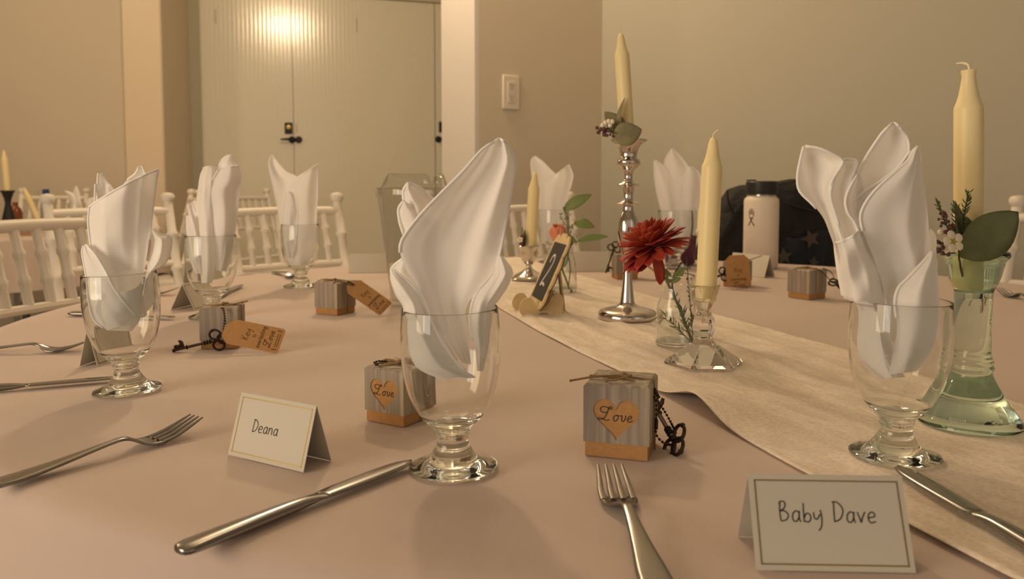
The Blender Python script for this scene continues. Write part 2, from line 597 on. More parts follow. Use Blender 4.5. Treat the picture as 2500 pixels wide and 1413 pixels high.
# ================================================================== THE ROOM
def wall_slab(name, a, b, thick, z0, z1, m, away):
    """vertical slab whose visible face runs a->b; body extends along 'away' """
    a, b, away = Vector(a), Vector(b), Vector(away).normalized()
    mb = MB()
    vs = []
    for z in (z0, z1):
        for p in (a, b, b + away * thick, a + away * thick):
            vs.append((p.x, p.y, z))
    mb.add(vs, [(0, 3, 2, 1), (4, 5, 6, 7), (0, 1, 5, 4), (1, 2, 6, 5), (2, 3, 7, 6), (3, 0, 4, 7)])
    return struct(mb.build(name, m, smooth=False))
CORNER = Vector((0.445, 4.1))
DA = Vector((0.797, 0.605)).normalized()
DB = Vector((DA.y, -DA.x))
NA = Vector((-DA.y, DA.x))          # away from the room behind wall A
def along(p0, d, px):
    """distance along p0 + d t where the vertical plane meets the pixel column"""
    k = (px - PPX) / F / (CP - 0 * SP)
    k = (px - PPX) / F
    return (k * p0.y - p0.x) / (d.x - k * d.y)
tA = along(CORNER, DA, 1170)
ENDA = CORNER + DA * tA
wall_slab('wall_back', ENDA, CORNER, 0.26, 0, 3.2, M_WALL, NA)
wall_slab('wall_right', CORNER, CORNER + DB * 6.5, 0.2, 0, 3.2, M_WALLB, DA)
# white jamb that finishes the end of the wall
jmb = MB()
e0 = ENDA - DA * 0.0
for_z = (0, 3.2)
vs = []
for z in for_z:
    for p in (ENDA - NA * 0.0, ENDA - DA * 0.022, ENDA - DA * 0.022 + NA * 0.272, ENDA + NA * 0.272):
        vs.append((p.x, p.y, z))
jmb.add(vs, [(0, 3, 2, 1), (4, 5, 6, 7), (0, 1, 5, 4), (1, 2, 6, 5), (2, 3, 7, 6), (3, 0, 4, 7)])
struct(jmb.build('trim_1', M_JAMB, smooth=False))
# floor and ceiling
fl = MB().add([(-7, -3, 0), (5.5, -3, 0), (5.5, 8.5, 0), (-7, 8.5, 0), (-7, -3, -0.1), (5.5, -3, -0.1), (5.5, 8.5, -0.1), (-7, 8.5, -0.1)],
              [(0, 1, 2, 3), (7, 6, 5, 4), (0, 4, 5, 1), (1, 5, 6, 2), (2, 6, 7, 3), (3, 7, 4, 0)])
struct(fl.build('floor', M_FLOOR, smooth=False))
ce = MB().box((-0.75, 2.75, 3.25), (12.5, 11.5, 0.1))
struct(ce.build('ceiling', M_CEIL, smooth=False))
# far-left wall with its casing and the reveal of the door recess
XR, YW = -2.28, 5.40
wall_slab('wall_far', (-6.5, YW), (XR, YW), 0.9, 0, 3.2, M_WALL, (0, 1))
wall_slab('trim_2', (-2.52, YW - 0.025), (XR, YW - 0.025), 0.03, 0, 3.2, M_TRIM, (0, 1))
wall_slab('wall_left', (-6.5, -3), (-6.5, YW), 0.2, 0, 3.2, M_WALL, (-1, 0))
# reveal lining
wall_slab('trim_3', (XR, YW - 0.025), (XR, 6.0), 0.012, 0, 3.2, mat('reveal_paint', (0.62, 0.53, 0.39), 0.7), (1, 0))
# door wall, receding to the right
ANG = math.radians(18)
DD = Vector((math.cos(ANG), math.sin(ANG)))
ND = Vector((-DD.y, DD.x))
D0 = Vector(((720 - PPX) / F * 6.07, 6.07))
def dpt(px):
    t = along(D0, DD, px)
    return D0 + DD * t
DTOP = 2.36
wall_slab('wall_door', dpt(430), dpt(1400), 0.15, DTOP + 0.06, 3.2, M_DOOR, ND)
hdr = wall_slab('trim_4', dpt(440) - ND * 0.03, dpt(1400) - ND * 0.03, 0.06, DTOP, DTOP + 0.09, M_DOOR, ND)
wall_slab('trim_5', dpt(466) - ND * 0.03, dpt(498) - ND * 0.03, 0.10, 0, DTOP, mat('shaded_door_frame_paint', (0.40, 0.37, 0.27), 0.5), ND)  # shade on the door frame is put into its darker colour
wall_slab('wall_behind_doors', dpt(430) + ND * 0.12, dpt(1400) + ND * 0.12, 0.1, 0, DTOP + 0.1, M_DOOR, ND)

def bead_mat():
    m = bpy.data.materials.new('beadboard_door_paint')
    m.use_nodes = True
    nt = m.node_tree
    b = nt.nodes['Principled BSDF']
    b.inputs['Base Color'].default_value = (0.80, 0.76, 0.62, 1)
    b.inputs['Roughness'].default_value = 0.17
    b.inputs['Specular IOR Level'].default_value = 0.8
    tc = nt.nodes.new('ShaderNodeTexCoord')
    wv = nt.nodes.new('ShaderNodeTexWave')
    wv.wave_type = 'BANDS'
    wv.bands_direction = 'X'
    wv.inputs['Scale'].default_value = 10.5
    nt.links.new(tc.outputs['Object'], wv.inputs['Vector'])
    n = nt.nodes.new('ShaderNodeTexNoise')
    n.inputs['Scale'].default_value = 12
    nt.links.new(tc.outputs['Object'], n.inputs['Vector'])
    ad = nt.nodes.new('ShaderNodeMath')
    ad.operation = 'ADD'
    pw = nt.nodes.new('ShaderNodeMath')
    pw.operation = 'POWER'
    pw.inputs[1].default_value = 0.35
    nt.links.new(wv.outputs['Fac'], pw.inputs[0])
    nt.links.new(pw.outputs[0], ad.inputs[0])
    nt.links.new(n.outputs['Fac'], ad.inputs[1])
    bn = nt.nodes.new('ShaderNodeBump')
    bn.inputs['Strength'].default_value = 0.13
    bn.inputs['Distance'].default_value = 0.0025
    nt.links.new(ad.outputs[0], bn.inputs['Height'])
    nt.links.new(bn.outputs['Normal'], b.inputs['Normal'])
    return m
M_BEAD = bead_mat()
def door(name, pxa, pxb, rail_at=()):
    a, b = dpt(pxa), dpt(pxb)
    root = bpy.data.objects.new(name, None)
    COL.objects.link(root)
    root.location = (a.x, a.y, 0)
    root.rotation_euler = (0, 0, ANG)
    struct(root)
    wd = (b - a).length
    MB().box((wd / 2, 0.02, DTOP / 2 - 0.001), (wd - 0.0015, 0.04, DTOP - 0.004)).build('door_panel', M_BEAD, root, smooth=False)
    return root, wd
d1, w1 = door('door_1', 497, 720)
d2, w2 = door('door_2', 720.6, 1063)
d3, w3 = door('door_3', 1064.5, 1330)
def door_local(px, py):
    p = dpt(px)
    q = Q(px, py, p.y)
    return (p - D0).dot(DD), q.z
def lever(root, pxr, px0, py, side):
    """two dark rosettes, a lever and a brass lock plate on the door root"""
    x0 = (Vector((root.location.x, root.location.y)) - D0).dot(DD)
    xr, z = door_local(pxr, py)
    xr -= x0
    h = MB()
    h.lathe([(0, 0), (0.022, 0), (0.026, 0.006), (0.022, 0.014), (0.012, 0.02), (0.012, 0.05), (0, 0.05)], 16)
    rot = Matrix.Rotation(PI / 2, 3, 'X')
    ro = MB().add([rot @ Vector(v) + Vector((xr, 0, z)) for v in h.v], h.f).build('rosette', M_BLACK, root)
    MB().tube(cat([(xr, -0.045, z), (xr + side * 0.03, -0.05, z + 0.002), (xr + side * 0.085, -0.048, z - 0.001)], 8), [0.011, 0.012, 0.010, 0.009, 0.008, 0.007, 0.006, 0.005], 8).build('lever', M_BLACK, root)
    return xr, z
xr, z = lever(d1, 716, 700, 341, -1)
xl, zl = door_local(708, 313)
xl -= (Vector((d1.location.x, d1.location.y)) - D0).dot(DD)
lk = MB().box((xl, -0.006, zl), (0.056, 0.012, 0.082)).build('lock_plate', M_BLACK, d1, bevel=0.003)
lc = MB().lathe([(0, 0), (0.018, 0), (0.016, 0.012), (0, 0.014)], 16).build('lock_cylinder', M_BRASS, d1)
lc.location = (xl, -0.012, zl + 0.006)
lc.rotation_euler = (PI / 2, 0, 0)
h = MB().lathe([(0, 0), (0.022, 0), (0.026, 0.006), (0.020, 0.016), (0, 0.018)], 16)
x2 = (Vector((d2.location.x, d2.location.y)) - D0).dot(DD)
xk, zk = door_local(732, 341)
MB().add([Matrix.Rotation(PI / 2, 3, 'X') @ Vector(v) + Vector((xk - x2, 0, zk)) for v in h.v], h.f).build('rosette', M_BLACK, d2)
xk, zk = door_local(727, 313)
MB().box((xk - x2, -0.003, zk), (0.008, 0.006, 0.06)).build('strike_plate', M_DOOR, d2)
for px, py in ((876, 62),):
    xk, zk = door_local(px, py)
    MB().box((xk - x2, -0.002, zk), (0.012, 0.006, 0.10)).build('peg_plate', M_DOOR, d2)
x1 = (Vector((d1.location.x, d1.location.y)) - D0).dot(DD)
xk, zk = door_local(537, 40)
MB().box((xk - x1, -0.002, zk), (0.012, 0.006, 0.10)).build('peg_plate', M_DOOR, d1)
lever(d3, 1071, 1085, 340, 1)
x3 = (Vector((d3.location.x, d3.location.y)) - D0).dot(DD)
xk, zk = door_local(1080, 310)
MB().box((xk - x3, -0.006, zk), (0.05, 0.012, 0.082)).build('lock_plate', M_BLACK, d3, bevel=0.003)

# switch plate on wall A
tS = along(CORNER, DA, 1246)
ps = CORNER + DA * tS
zs = Q(1246, 226, ps.y).z
sw = thing('wall_socket_plate', 'small white rectangular outlet plate on the beige wall beside the white post', 'switch', (ps.x, ps.y, zs), math.atan2(DA.y, DA.x))
MB().box((0, -0.004, 0), (0.092, 0.010, 0.152)).build('plate', M_SWITCH, sw, bevel=0.003)
MB().box((0, -0.0100, 0), (0.044, 0.004, 0.094)).build('insert', mat('plate_insert', (0.70, 0.63, 0.55), 0.4), sw, bevel=0.001)
for dz in (0.026, -0.026):
    k = MB()
    k.box((-0.007, -0.0122, dz + 0.006), (0.003, 0.001, 0.011))
    k.box((0.007, -0.0122, dz + 0.006), (0.003, 0.001, 0.009))
    k.box((0.0, -0.0122, dz - 0.008), (0.006, 0.001, 0.006))
    k.build('socket_slots', mat('dark_slot', (0.16, 0.10, 0.09), 0.6), sw)

# ================================================================== TABLES AND CLOTHS
TC = Vector((0.21, 1.56))
TR = 1.095
def cloth_mesh(c, R, top, bottom, nfold, amp, seg=192, seed=1):
    rnd = random.Random(seed)
    ph = [rnd.uniform(0, 2 * PI) for _ in range(4)]
    rows = []
    prof = [(0.0, 0)] + [(R * q, 0) for q in (0.08, 0.2, 0.35, 0.5, 0.65, 0.8, 0.9, 0.96, 0.985)] + \
           [(R, -0.001), (R + 0.006, -0.004), (R + 0.010, -0.010), (R + 0.012, -0.022)]
    nd = 8
    H = top - bottom
    for r, dz in prof:
        rows.append([Vector((c[0] + r * math.cos(2 * PI * k / seg), c[1] + r * math.sin(2 * PI * k / seg), top + dz)) for k in range(seg)])
    for i in range(1, nd + 1):
        u = i / nd
        row = []
        for k in range(seg):
            a = 2 * PI * k / seg
            wv = math.sin(nfold * a + ph[0] + 0.8 * math.sin(3 * a + ph[1])) + 0.4 * math.sin(nfold * 1.7 * a + ph[2])
            r = R + 0.012 + 0.03 * u + amp * u * wv
            row.append(Vector((c[0] + r * math.cos(a), c[1] + r * math.sin(a), top - 0.022 - (H - 0.022) * u)))
        rows.append(row)
    mb = MB()
    mb.grid(rows, wrap=True)
    return mb
def round_table(c, R, label):
    t = thing('round_table', label, 'table', (c[0], c[1], 0))
    MB().lathe([(0, 0.708), (R - 0.01, 0.708), (R - 0.004, 0.713), (R - 0.004, 0.731), (R - 0.01, 0.7365), (0, 0.7365)], 72).build('tabletop', mat('plywood_top', (0.35, 0.24, 0.14), 0.6), t)
    for sx in (-1, 1):
        for sy in (-1, 1):
            MB().tube([(sx * 0.5 * R, sy * 0.42 * R, 0.0), (sx * 0.5 * R, sy * 0.42 * R, 0.71)], 0.016, 10).build('leg', mat('table_leg_metal', (0.12, 0.12, 0.12), 0.5, metal=0.6), t)
    return t
round_table(TC, TR, 'large round banquet table hidden under the pale cloth in the foreground')
tag(cloth_mesh(TC, TR, TZ, 0.50, 22, 0.016, seed=3).build('tablecloth', M_CLOTH), 'pale blush white tablecloth covering the large round foreground table', 'tablecloth')
T2 = Vector((-2.72, 4.2))
round_table(T2, 0.84, 'round banquet table under a cloth at the far left')
tag(cloth_mesh(T2, 0.84, TZ, 0.51, 18, 0.014, seed=5).build('tablecloth', M_CLOTH), 'pale tablecloth on the farther round table at the left edge', 'tablecloth')

# lace runner
RU = Vector((-0.293, 0.956))
RN = Vector((0.956, 0.293))
def build_runner():
    n0, n1 = 0.435, 0.800
    nn, ns = 56, 190
    rows = []
    for i in range(ns):
        s = 0.26 + (2.62 - 0.26) * i / (ns - 1)
        row = []
        for k in range(nn):
            u = k / (nn - 1)
            n = n0 + (n1 - n0) * u + 0.004 * math.sin(9 * s) * (1 - u)
            p = RU * s + RN * n
            wr = 0.0036 * max(0, math.sin(2 * PI * (u * 5.2 + 0.35 * math.sin(2.6 * s) + 0.12 * math.sin(11 * s)))) ** 2 * (0.5 + 0.5 * math.sin(5.3 * s + 3 * u))
            wr += 0.0012 * (0.5 + 0.5 * math.sin(31 * s + 9 * u) * math.sin(23 * u + 4 * s))
            lift = 0.019 * math.exp(-((s - 0.765) / 0.052) ** 2) * math.exp(-(u / 0.13) ** 1.4)
            z = TZ + 0.0016 + wr + lift
            d = p - TC
            r = d.length
            if r > TR:
                ex = r - TR
                p = TC + d / r * (TR + min(ex, 0.020) + 0.002)
                z = z - max(0.0, ex - 0.004) + 0.001
            row.append(Vector((p.x, p.y, z)))
        rows.append(row)
    mb = MB()
    mb.grid(rows)
    return mb.build('table_runner', M_LACE, solid=0.0008, angle=80)
tag(build_runner(), 'cream lace table runner laid across the foreground table', 'runner')

# ================================================================== CHAIRS
def bamboo(mb, a, b, r, rings=3, seg=10):
    a, b = Vector(a), Vector(b)
    L = (b - a).length
    pts, rs = [], []
    marks = [(k + 1) / (rings + 1) for k in range(rings)]
    us = [0.0, 1.0]
    e = 0.012 / L
    for q in marks:
        us += [q - e, q - e * 0.35, q, q + e * 0.35, q + e]
    for u in sorted(us):
        pts.append(a + (b - a) * u)
        rs.append(r * 1.32 if any(abs(u - q) < e * 0.4 for q in marks) else r)
    mb.tube(pts, rs, seg)
    return mb
def make_chair():
    t = thing('chiavari_chair', 'x', 'chair')
    hw = 0.195
    yb, yf = 0.0, -0.40
    lean = 0.10
    for sx in (-1, 1):
        m = bamboo(MB(), (sx * hw, yb - 0.02, 0), (sx * hw, yb - 0.01, 0.45), 0.016, 2)
        bamboo(m, (sx * hw, yb - 0.01, 0.45), (sx * hw, yb + lean, 0.92), 0.0155, 3)
        m.lathe([(0, 0.905), (0.012, 0.91), (0.022, 0.925), (0.024, 0.936), (0.018, 0.946), (0, 0.95)], 10, c=(sx * hw, yb + lean, 0))
        m.build('leg', M_WHITEWOOD, t)
        bamboo(MB(), (sx * (hw + 0.01), yf, 0), (sx * (hw + 0.005), yf, 0.44), 0.016, 2).build('leg', M_WHITEWOOD, t)
    def yz(z):
        return yb - 0.01 + (lean + 0.01) * (z - 0.45) / 0.47
    m = MB()
    m.tube(cat([(-hw, yz(0.885), 0.885), (0, yz(0.885) + 0.012, 0.888), (hw, yz(0.885), 0.885)], 9), 0.0145, 10)
    m.build('top_rail', M_WHITEWOOD, t)
    for z, nm in ((0.705, 'lower_rail'), (0.52, 'seat_rail')):
        MB().tube(cat([(-hw, yz(z), z), (0, yz(z) + 0.010, z), (hw, yz(z), z)], 7), 0.011, 8).build(nm, M_WHITEWOOD, t)
    for k in range(6):
        x = -hw + 2 * hw * (k + 1) / 7
        q = 0.011 * (1 - (x / hw) ** 2)
        bamboo(MB(), (x, yz(0.705) + q, 0.705), (x, yz(0.885) + q, 0.885), 0.0112, 2, 8).build('spindle', M_WHITEWOOD, t)
    MB().add([(-hw, yb, 0.43), (hw, yb, 0.43), (hw + 0.02, yf - 0.01, 0.43), (-hw - 0.02, yf - 0.01, 0.43),
              (-hw, yb, 0.455), (hw, yb, 0.455), (hw + 0.02, yf - 0.01, 0.455), (-hw - 0.02, yf - 0.01, 0.455)],
             [(0, 3, 2, 1), (4, 5, 6, 7), (0, 1, 5, 4), (1, 2, 6, 5), (2, 3, 7, 6), (3, 0, 4, 7)]).build('seat_frame', M_WHITEWOOD, t, bevel=0.006)
    rows = []
    for (ins, z) in ((0.0, 0.456), (0.0, 0.474), (0.012, 0.486), (0.05, 0.493), (0.19, 0.494)):
        w0, w1_ = hw - 0.012 - ins, hw + 0.004 - ins
        ya, yb2 = yb - 0.02 - ins, yf + 0.004 + ins
        rows.append([Vector(p) for p in ((-w0, ya, z), (w0, ya, z), (w1_, yb2, z), (-w1_, yb2, z))])
    c = MB()
    c.grid(rows, wrap=True)
    c.build('cushion', M_CUSHION, t, bevel=0.004)
    st = [((-hw, yb - 0.018, 0.2), (-hw - 0.005, yf, 0.2)), ((hw, yb - 0.018, 0.2), (hw + 0.005, yf, 0.2)),
          ((-hw - 0.008, yf, 0.24), (hw + 0.008, yf, 0.24)), ((-hw, yb - 0.018, 0.24), (hw, yb - 0.018, 0.24))]
    for a, b in st:
        bamboo(MB(), a, b, 0.010, 1, 8).build('stretcher', M_WHITEWOOD, t)
    return t
chair0 = make_chair()
CH = [
 ((-1.005, 1.81), (0.93, -0.36), 'white bamboo-style chair nearest at the left edge, behind the leftmost goblet'),
 ((-1.27, 2.68), (0.745, -0.667), 'white bamboo-style chair behind the second goblet from the left'),
 ((-0.705, 2.72), (0.66, -0.75), 'white bamboo-style chair behind the third goblet, its finial left of the water pitcher'),
 ((0.125, 2.98), (0.6, -0.8), 'white bamboo-style chair behind the rose bud vase'),
 ((1.44, 2.085), (-0.85, -0.53), 'white bamboo-style chair at the right edge behind the green candlestick leaf'),
 ((0.86, 2.90), (-0.35, -0.94), 'white bamboo-style chair holding the black bag'),
 ((-2.88, 5.08), (0.1, -1.0), 'white bamboo-style chair on the far side of the left table, against the wall'),
 ((-1.79, 4.36), (-0.88, -0.45), 'white bamboo-style chair at the right side of the far left table'),
 ((-1.56, 5.02), (0.90, -0.43), 'white bamboo-style chair standing farthest away in front of the closed doors'),
]
for i, (p, fdir, lab) in enumerate(CH):
    o = chair0 if i == 0 else copy_tree(chair0)
    f = Vector(fdir).normalized()
    o.location = (p[0], p[1], 0)
    o.rotation_euler = (0, 0, math.atan2(f.x, -f.y))
    o['label'] = lab
    o['group'] = 'white banquet chairs'

# ================================================================== GOBLETS AND NAPKINS
def recenter(o, loc):
    loc = Vector(loc)
    me = o.data
    for v in me.vertices:
        v.co -= loc
    o.location = loc
    return o
OUT = [(0.0148, .0315), (0.0165, .0355), (.0215, .0405), (.0275, .0475), (.0325, .0560), (.0368, .0660), (.0398, .0780), (.0417, .0920), (.0424, .1060), (.0420, .1210), (.0408, .1380)]
def inner_r(z):
    """inner radius of an unscaled goblet at height z"""
    if z <= OUT[2][1] + .004:
        return 0.012
    for (r0, z0), (r1, z1) in zip(OUT[:-1], OUT[1:]):
        if z <= z1:
            return r0 + (r1 - r0) * (z - z0) / (z1 - z0) - 0.0016
    return OUT[-1][0] - 0.0016
def make_goblet():
    t = thing('water_goblet', 'x', 'goblet')
    prof = [(p.x, p.y) for p in cat([(r, z, 0) for r, z in OUT], 30)]
    inn = [(max(r - (0.0016 if z < .12 else 0.0016 - 0.0007 * (z - .12) / .018), 0.0), z) for r, z in prof if z > 0.0445]
    pts = prof + [(0.04072, 0.1384), (0.04050, 0.13865), (0.04025, 0.1386), (0.04000, 0.1383)] + list(reversed(inn)) + [(0.012, 0.0425), (0.0, 0.0415)]
    b = MB().lathe(pts, 56)
    b.build('bowl', M_BOWL, t, angle=60)
    ft = [(0, 0.0012), (0.012, 0.0016), (0.024, 0.0008), (0.034, 0.0), (0.0372, 0.0004), (0.0382, 0.0018), (0.0374, 0.0032), (0.032, 0.0047), (0.0262, 0.0066),
          (0.0215, 0.0095), (0.0185, 0.0135), (0.0160, 0.0175), (0.0140, 0.0210), (0.0134, 0.0245), (0.0136, 0.0280), (0.0146, 0.0300), (0.0150, 0.0312), (0.0146, 0.0322), (0.0150, 0.0345),
          (0.0160, 0.0370), (0.0140, 0.0400), (0.008, 0.0412), (0, 0.0414)]
    MB().lathe(ft, 56).build('foot', M_GLASS, t, angle=60)
    return t
gob0 = make_goblet()
GB = [  # base pixel, scale, lean (radians about the view axis), label
 ((1107, 1145), 1.0, -0.018, 'clear stemmed glass goblet in the centre foreground holding the tallest white napkin'),
 ((313, 955), 1.0, -0.045, 'clear stemmed glass goblet at the left beside the dull knife tip'),
 ((519, 775), 1.08, 0.0, 'clear stemmed glass goblet second from the left, behind the key favour box'),
 ((735, 700), 1.06, 0.0, 'clear stemmed glass goblet third from the left, in front of the doors'),
 ((2184, 1122), 1.0, 0.012, 'clear stemmed glass goblet at the right in front of the green candlestick'),
 ((1350, 641), 1.17, 0.0, 'clear stemmed glass goblet behind the short silver candle holder'),
 ((1647, 655), 1.19, 0.0, 'clear stemmed glass goblet behind the red flower'),
]
GO = []
for i, (px, s, ln, lab) in enumerate(GB):
    o = gob0 if i == 0 else copy_tree(gob0)
    p = P(*px)
    zz = 0.0006 + abs(math.sin(ln)) * 0.019
    if i == 4:
        zz += 0.003
    o.location = (p.x, p.y, TZ + zz)
    o.scale = (s, s, s)
    o.rotation_euler = (0, ln, 0)
    o['label'] = lab
    o['group'] = 'water goblets'
    GO.append((p.x, p.y, TZ + zz, s, ln))

def napkin(gi, sheets, label, hemr=0.0013, thick=0.0, name='folded_napkin', goblet=None):
    gx, gy, gz, gs, gl = goblet or GO[gi]
    mb, hb = MB(), MB()
    rnd = random.Random(31 + gi)
    for sh in sheets:
        L = cat([(a, b, 0) for a, b in sh['L']], 40)
        R = cat([(a, b, 0) for a, b in sh['R']], 40)
        ns = sh.get('n', 22)
        top, bot = sh['top'], sh.get('bot', [0.0])
        bow = sh.get('bow', 0.0)
        wr = sh.get('wr', 0.0008)
        ph = [rnd.uniform(0, 6.28) for _ in range(3)]
        rip = sh.get('rip')
        wmax = max((R[i] - L[i]).length for i in range(40))
        rows = []
        for i in range(40):
            t = i / 39
            row = []
            for k in range(ns):
                s = k / (ns - 1)
                x = L[i].x * (1 - s) + R[i].x * s
                y = L[i].y * (1 - s) + R[i].y * s
                y -= bow * (1 - t) ** 2 * 4 * s * (1 - s)
                tt = t * t * (3 - 2 * t)
                dep = interp(top, s) * (1 - tt) + interp(bot, s) * tt
                dep *= min(1.0, 0.25 + 1.3 * (R[i] - L[i]).length / wmax)
                dep += wr * (math.sin(7 * s + 5 * t + ph[0]) + 0.7 * math.sin(13 * s - 9 * t + ph[1])) + wr * 0.6 * math.sin(21 * t + 3 * s + ph[2])
                if rip:
                    dep += rip[0] * math.sin(2 * PI * (rip[1] * t + rip[2] * s)) * (1 - t)
                p = Q(x, y, gy + dep)
                # stay inside the bowl below its rim
                zl = (p.z - gz) / gs
                if zl < 0.140:
                    zl = max(zl, 0.048)
                    p.z = gz + zl * gs
                    ax = gx + math.tan(gl) * (p.z - gz)
                    d = Vector((p.x - ax, p.y - gy))
                    rm = (inner_r(zl) - 0.0022) * gs
                    if zl > 0.132:
                        rm += (zl - 0.132) * gs * 0.8
                    if d.length > rm:
                        d *= rm / d.length
                        p.x, p.y = ax + d.x, gy + d.y
                row.append(p)
            rows.append(row)
        mb.grid(rows)
        hem = sh.get('hem', '')
        lim = sh.get('hl', 28)
        if 'L' in hem:
            hb.tube([r[0] for r in rows[:lim]], hemr, 6)
        if 'R' in hem:
            hb.tube([r[-1] for r in rows[:lim]], hemr, 6)
        if 'T' in hem:
            hb.tube(rows[0], hemr, 6)
    o = mb.build(name, M_NAPKIN, solid=thick, angle=180)
    recenter(o, (gx, gy, gz + 0.05))
    if hb.v:
        h = hb.build('hem', M_HEM, None, angle=180)
        recenter(h, (gx, gy, gz + 0.05))
        h.parent = o
        h.location = (0, 0, 0)
    tag(o, label, 'napkin', 'folded white napkins in goblets')
    return o

NAP0 = [
 dict(L=[(1206, 348), (1178, 364), (1132, 416), (1080, 468), (1030, 520), (992, 568), (977, 598), (980, 632), (998, 665), (1018, 695), (1042, 735), (1056, 765), (1090, 830), (1128, 885)],
      R=[(1234, 350), (1247, 368), (1259, 402), (1252, 450), (1242, 505), (1232, 560), (1222, 612), (1206, 664), (1176, 698), (1146, 735), (1136, 765), (1142, 810), (1150, 890)],
      top=[-.012, -.006, .008, .004, -.014, .004], bot=[-.012, -.002, .006, .0], hem='LRT', hl=22, n=36, bow=9),
 dict(L=[(955, 656), (952, 680), (966, 722), (984, 752), (980, 800), (990, 850), (1020, 898), (1075, 925)],
      R=[(957, 655), (990, 682), (1016, 708), (1034, 744), (1048, 778), (1082, 838), (1122, 892), (1165, 922)],
      top=[-.012, -.022, -.012], bot=[-.03, -.04, -.03], hem='R', hl=36),
 dict(L=[(986, 629), (962, 648), (955, 664), (966, 700), (986, 755), (1010, 800), (1050, 850)],
      R=[(988, 629), (1003, 660), (1024, 696), (1046, 732), (1064, 768), (1090, 830), (1120, 880)],
      top=[.012, .004, .0], bot=[-.02, -.01, .0], hem='L', hl=14),
 dict(L=[(1214, 628), (1204, 662), (1184, 692), (1160, 722), (1150, 756), (1148, 800), (1160, 850), (1165, 905)],
      R=[(1226, 625), (1246, 654), (1253, 668), (1242, 692), (1226, 720), (1208, 745), (1200, 790), (1192, 850), (1180, 905)],
      top=[.006, -.016, -.020, .004], bot=[-.012, -.03, -.02, .0], hem='L', hl=30),
 dict(L=[(1222, 622), (1224, 650), (1212, 690), (1195, 740), (1180, 800), (1170, 860)],
      R=[(1224, 622), (1240, 640), (1252, 662), (1240, 700), (1212, 745), (1200, 800), (1190, 860)],
      top=[.014, .02], bot=[.01, .02]),
 dict(L=[(996, 447), (985, 464), (986, 490), (996, 516), (1002, 560), (1012, 620), (1040, 700), (1060, 780)],
      R=[(1000, 447), (1022, 456), (1046, 476), (1062, 494), (1062, 540), (1060, 620), (1070, 700), (1090, 780)],
      top=[.022, .006, .018, .024], bot=[.01], hem='LR', hl=12),
 dict(L=[(985, 491), (973, 510), (976, 542), (986, 576), (994, 630), (1020, 700), (1060, 780)],
      R=[(988, 491), (1005, 500), (1034, 518), (1048, 540), (1052, 620), (1070, 700), (1090, 780)],
      top=[.016, .004, .012], bot=[.008], hem='L', hl=12),
]
napkin(0, NAP0, 'tall white napkin with a broad pointed leaf fold in the centre foreground goblet')

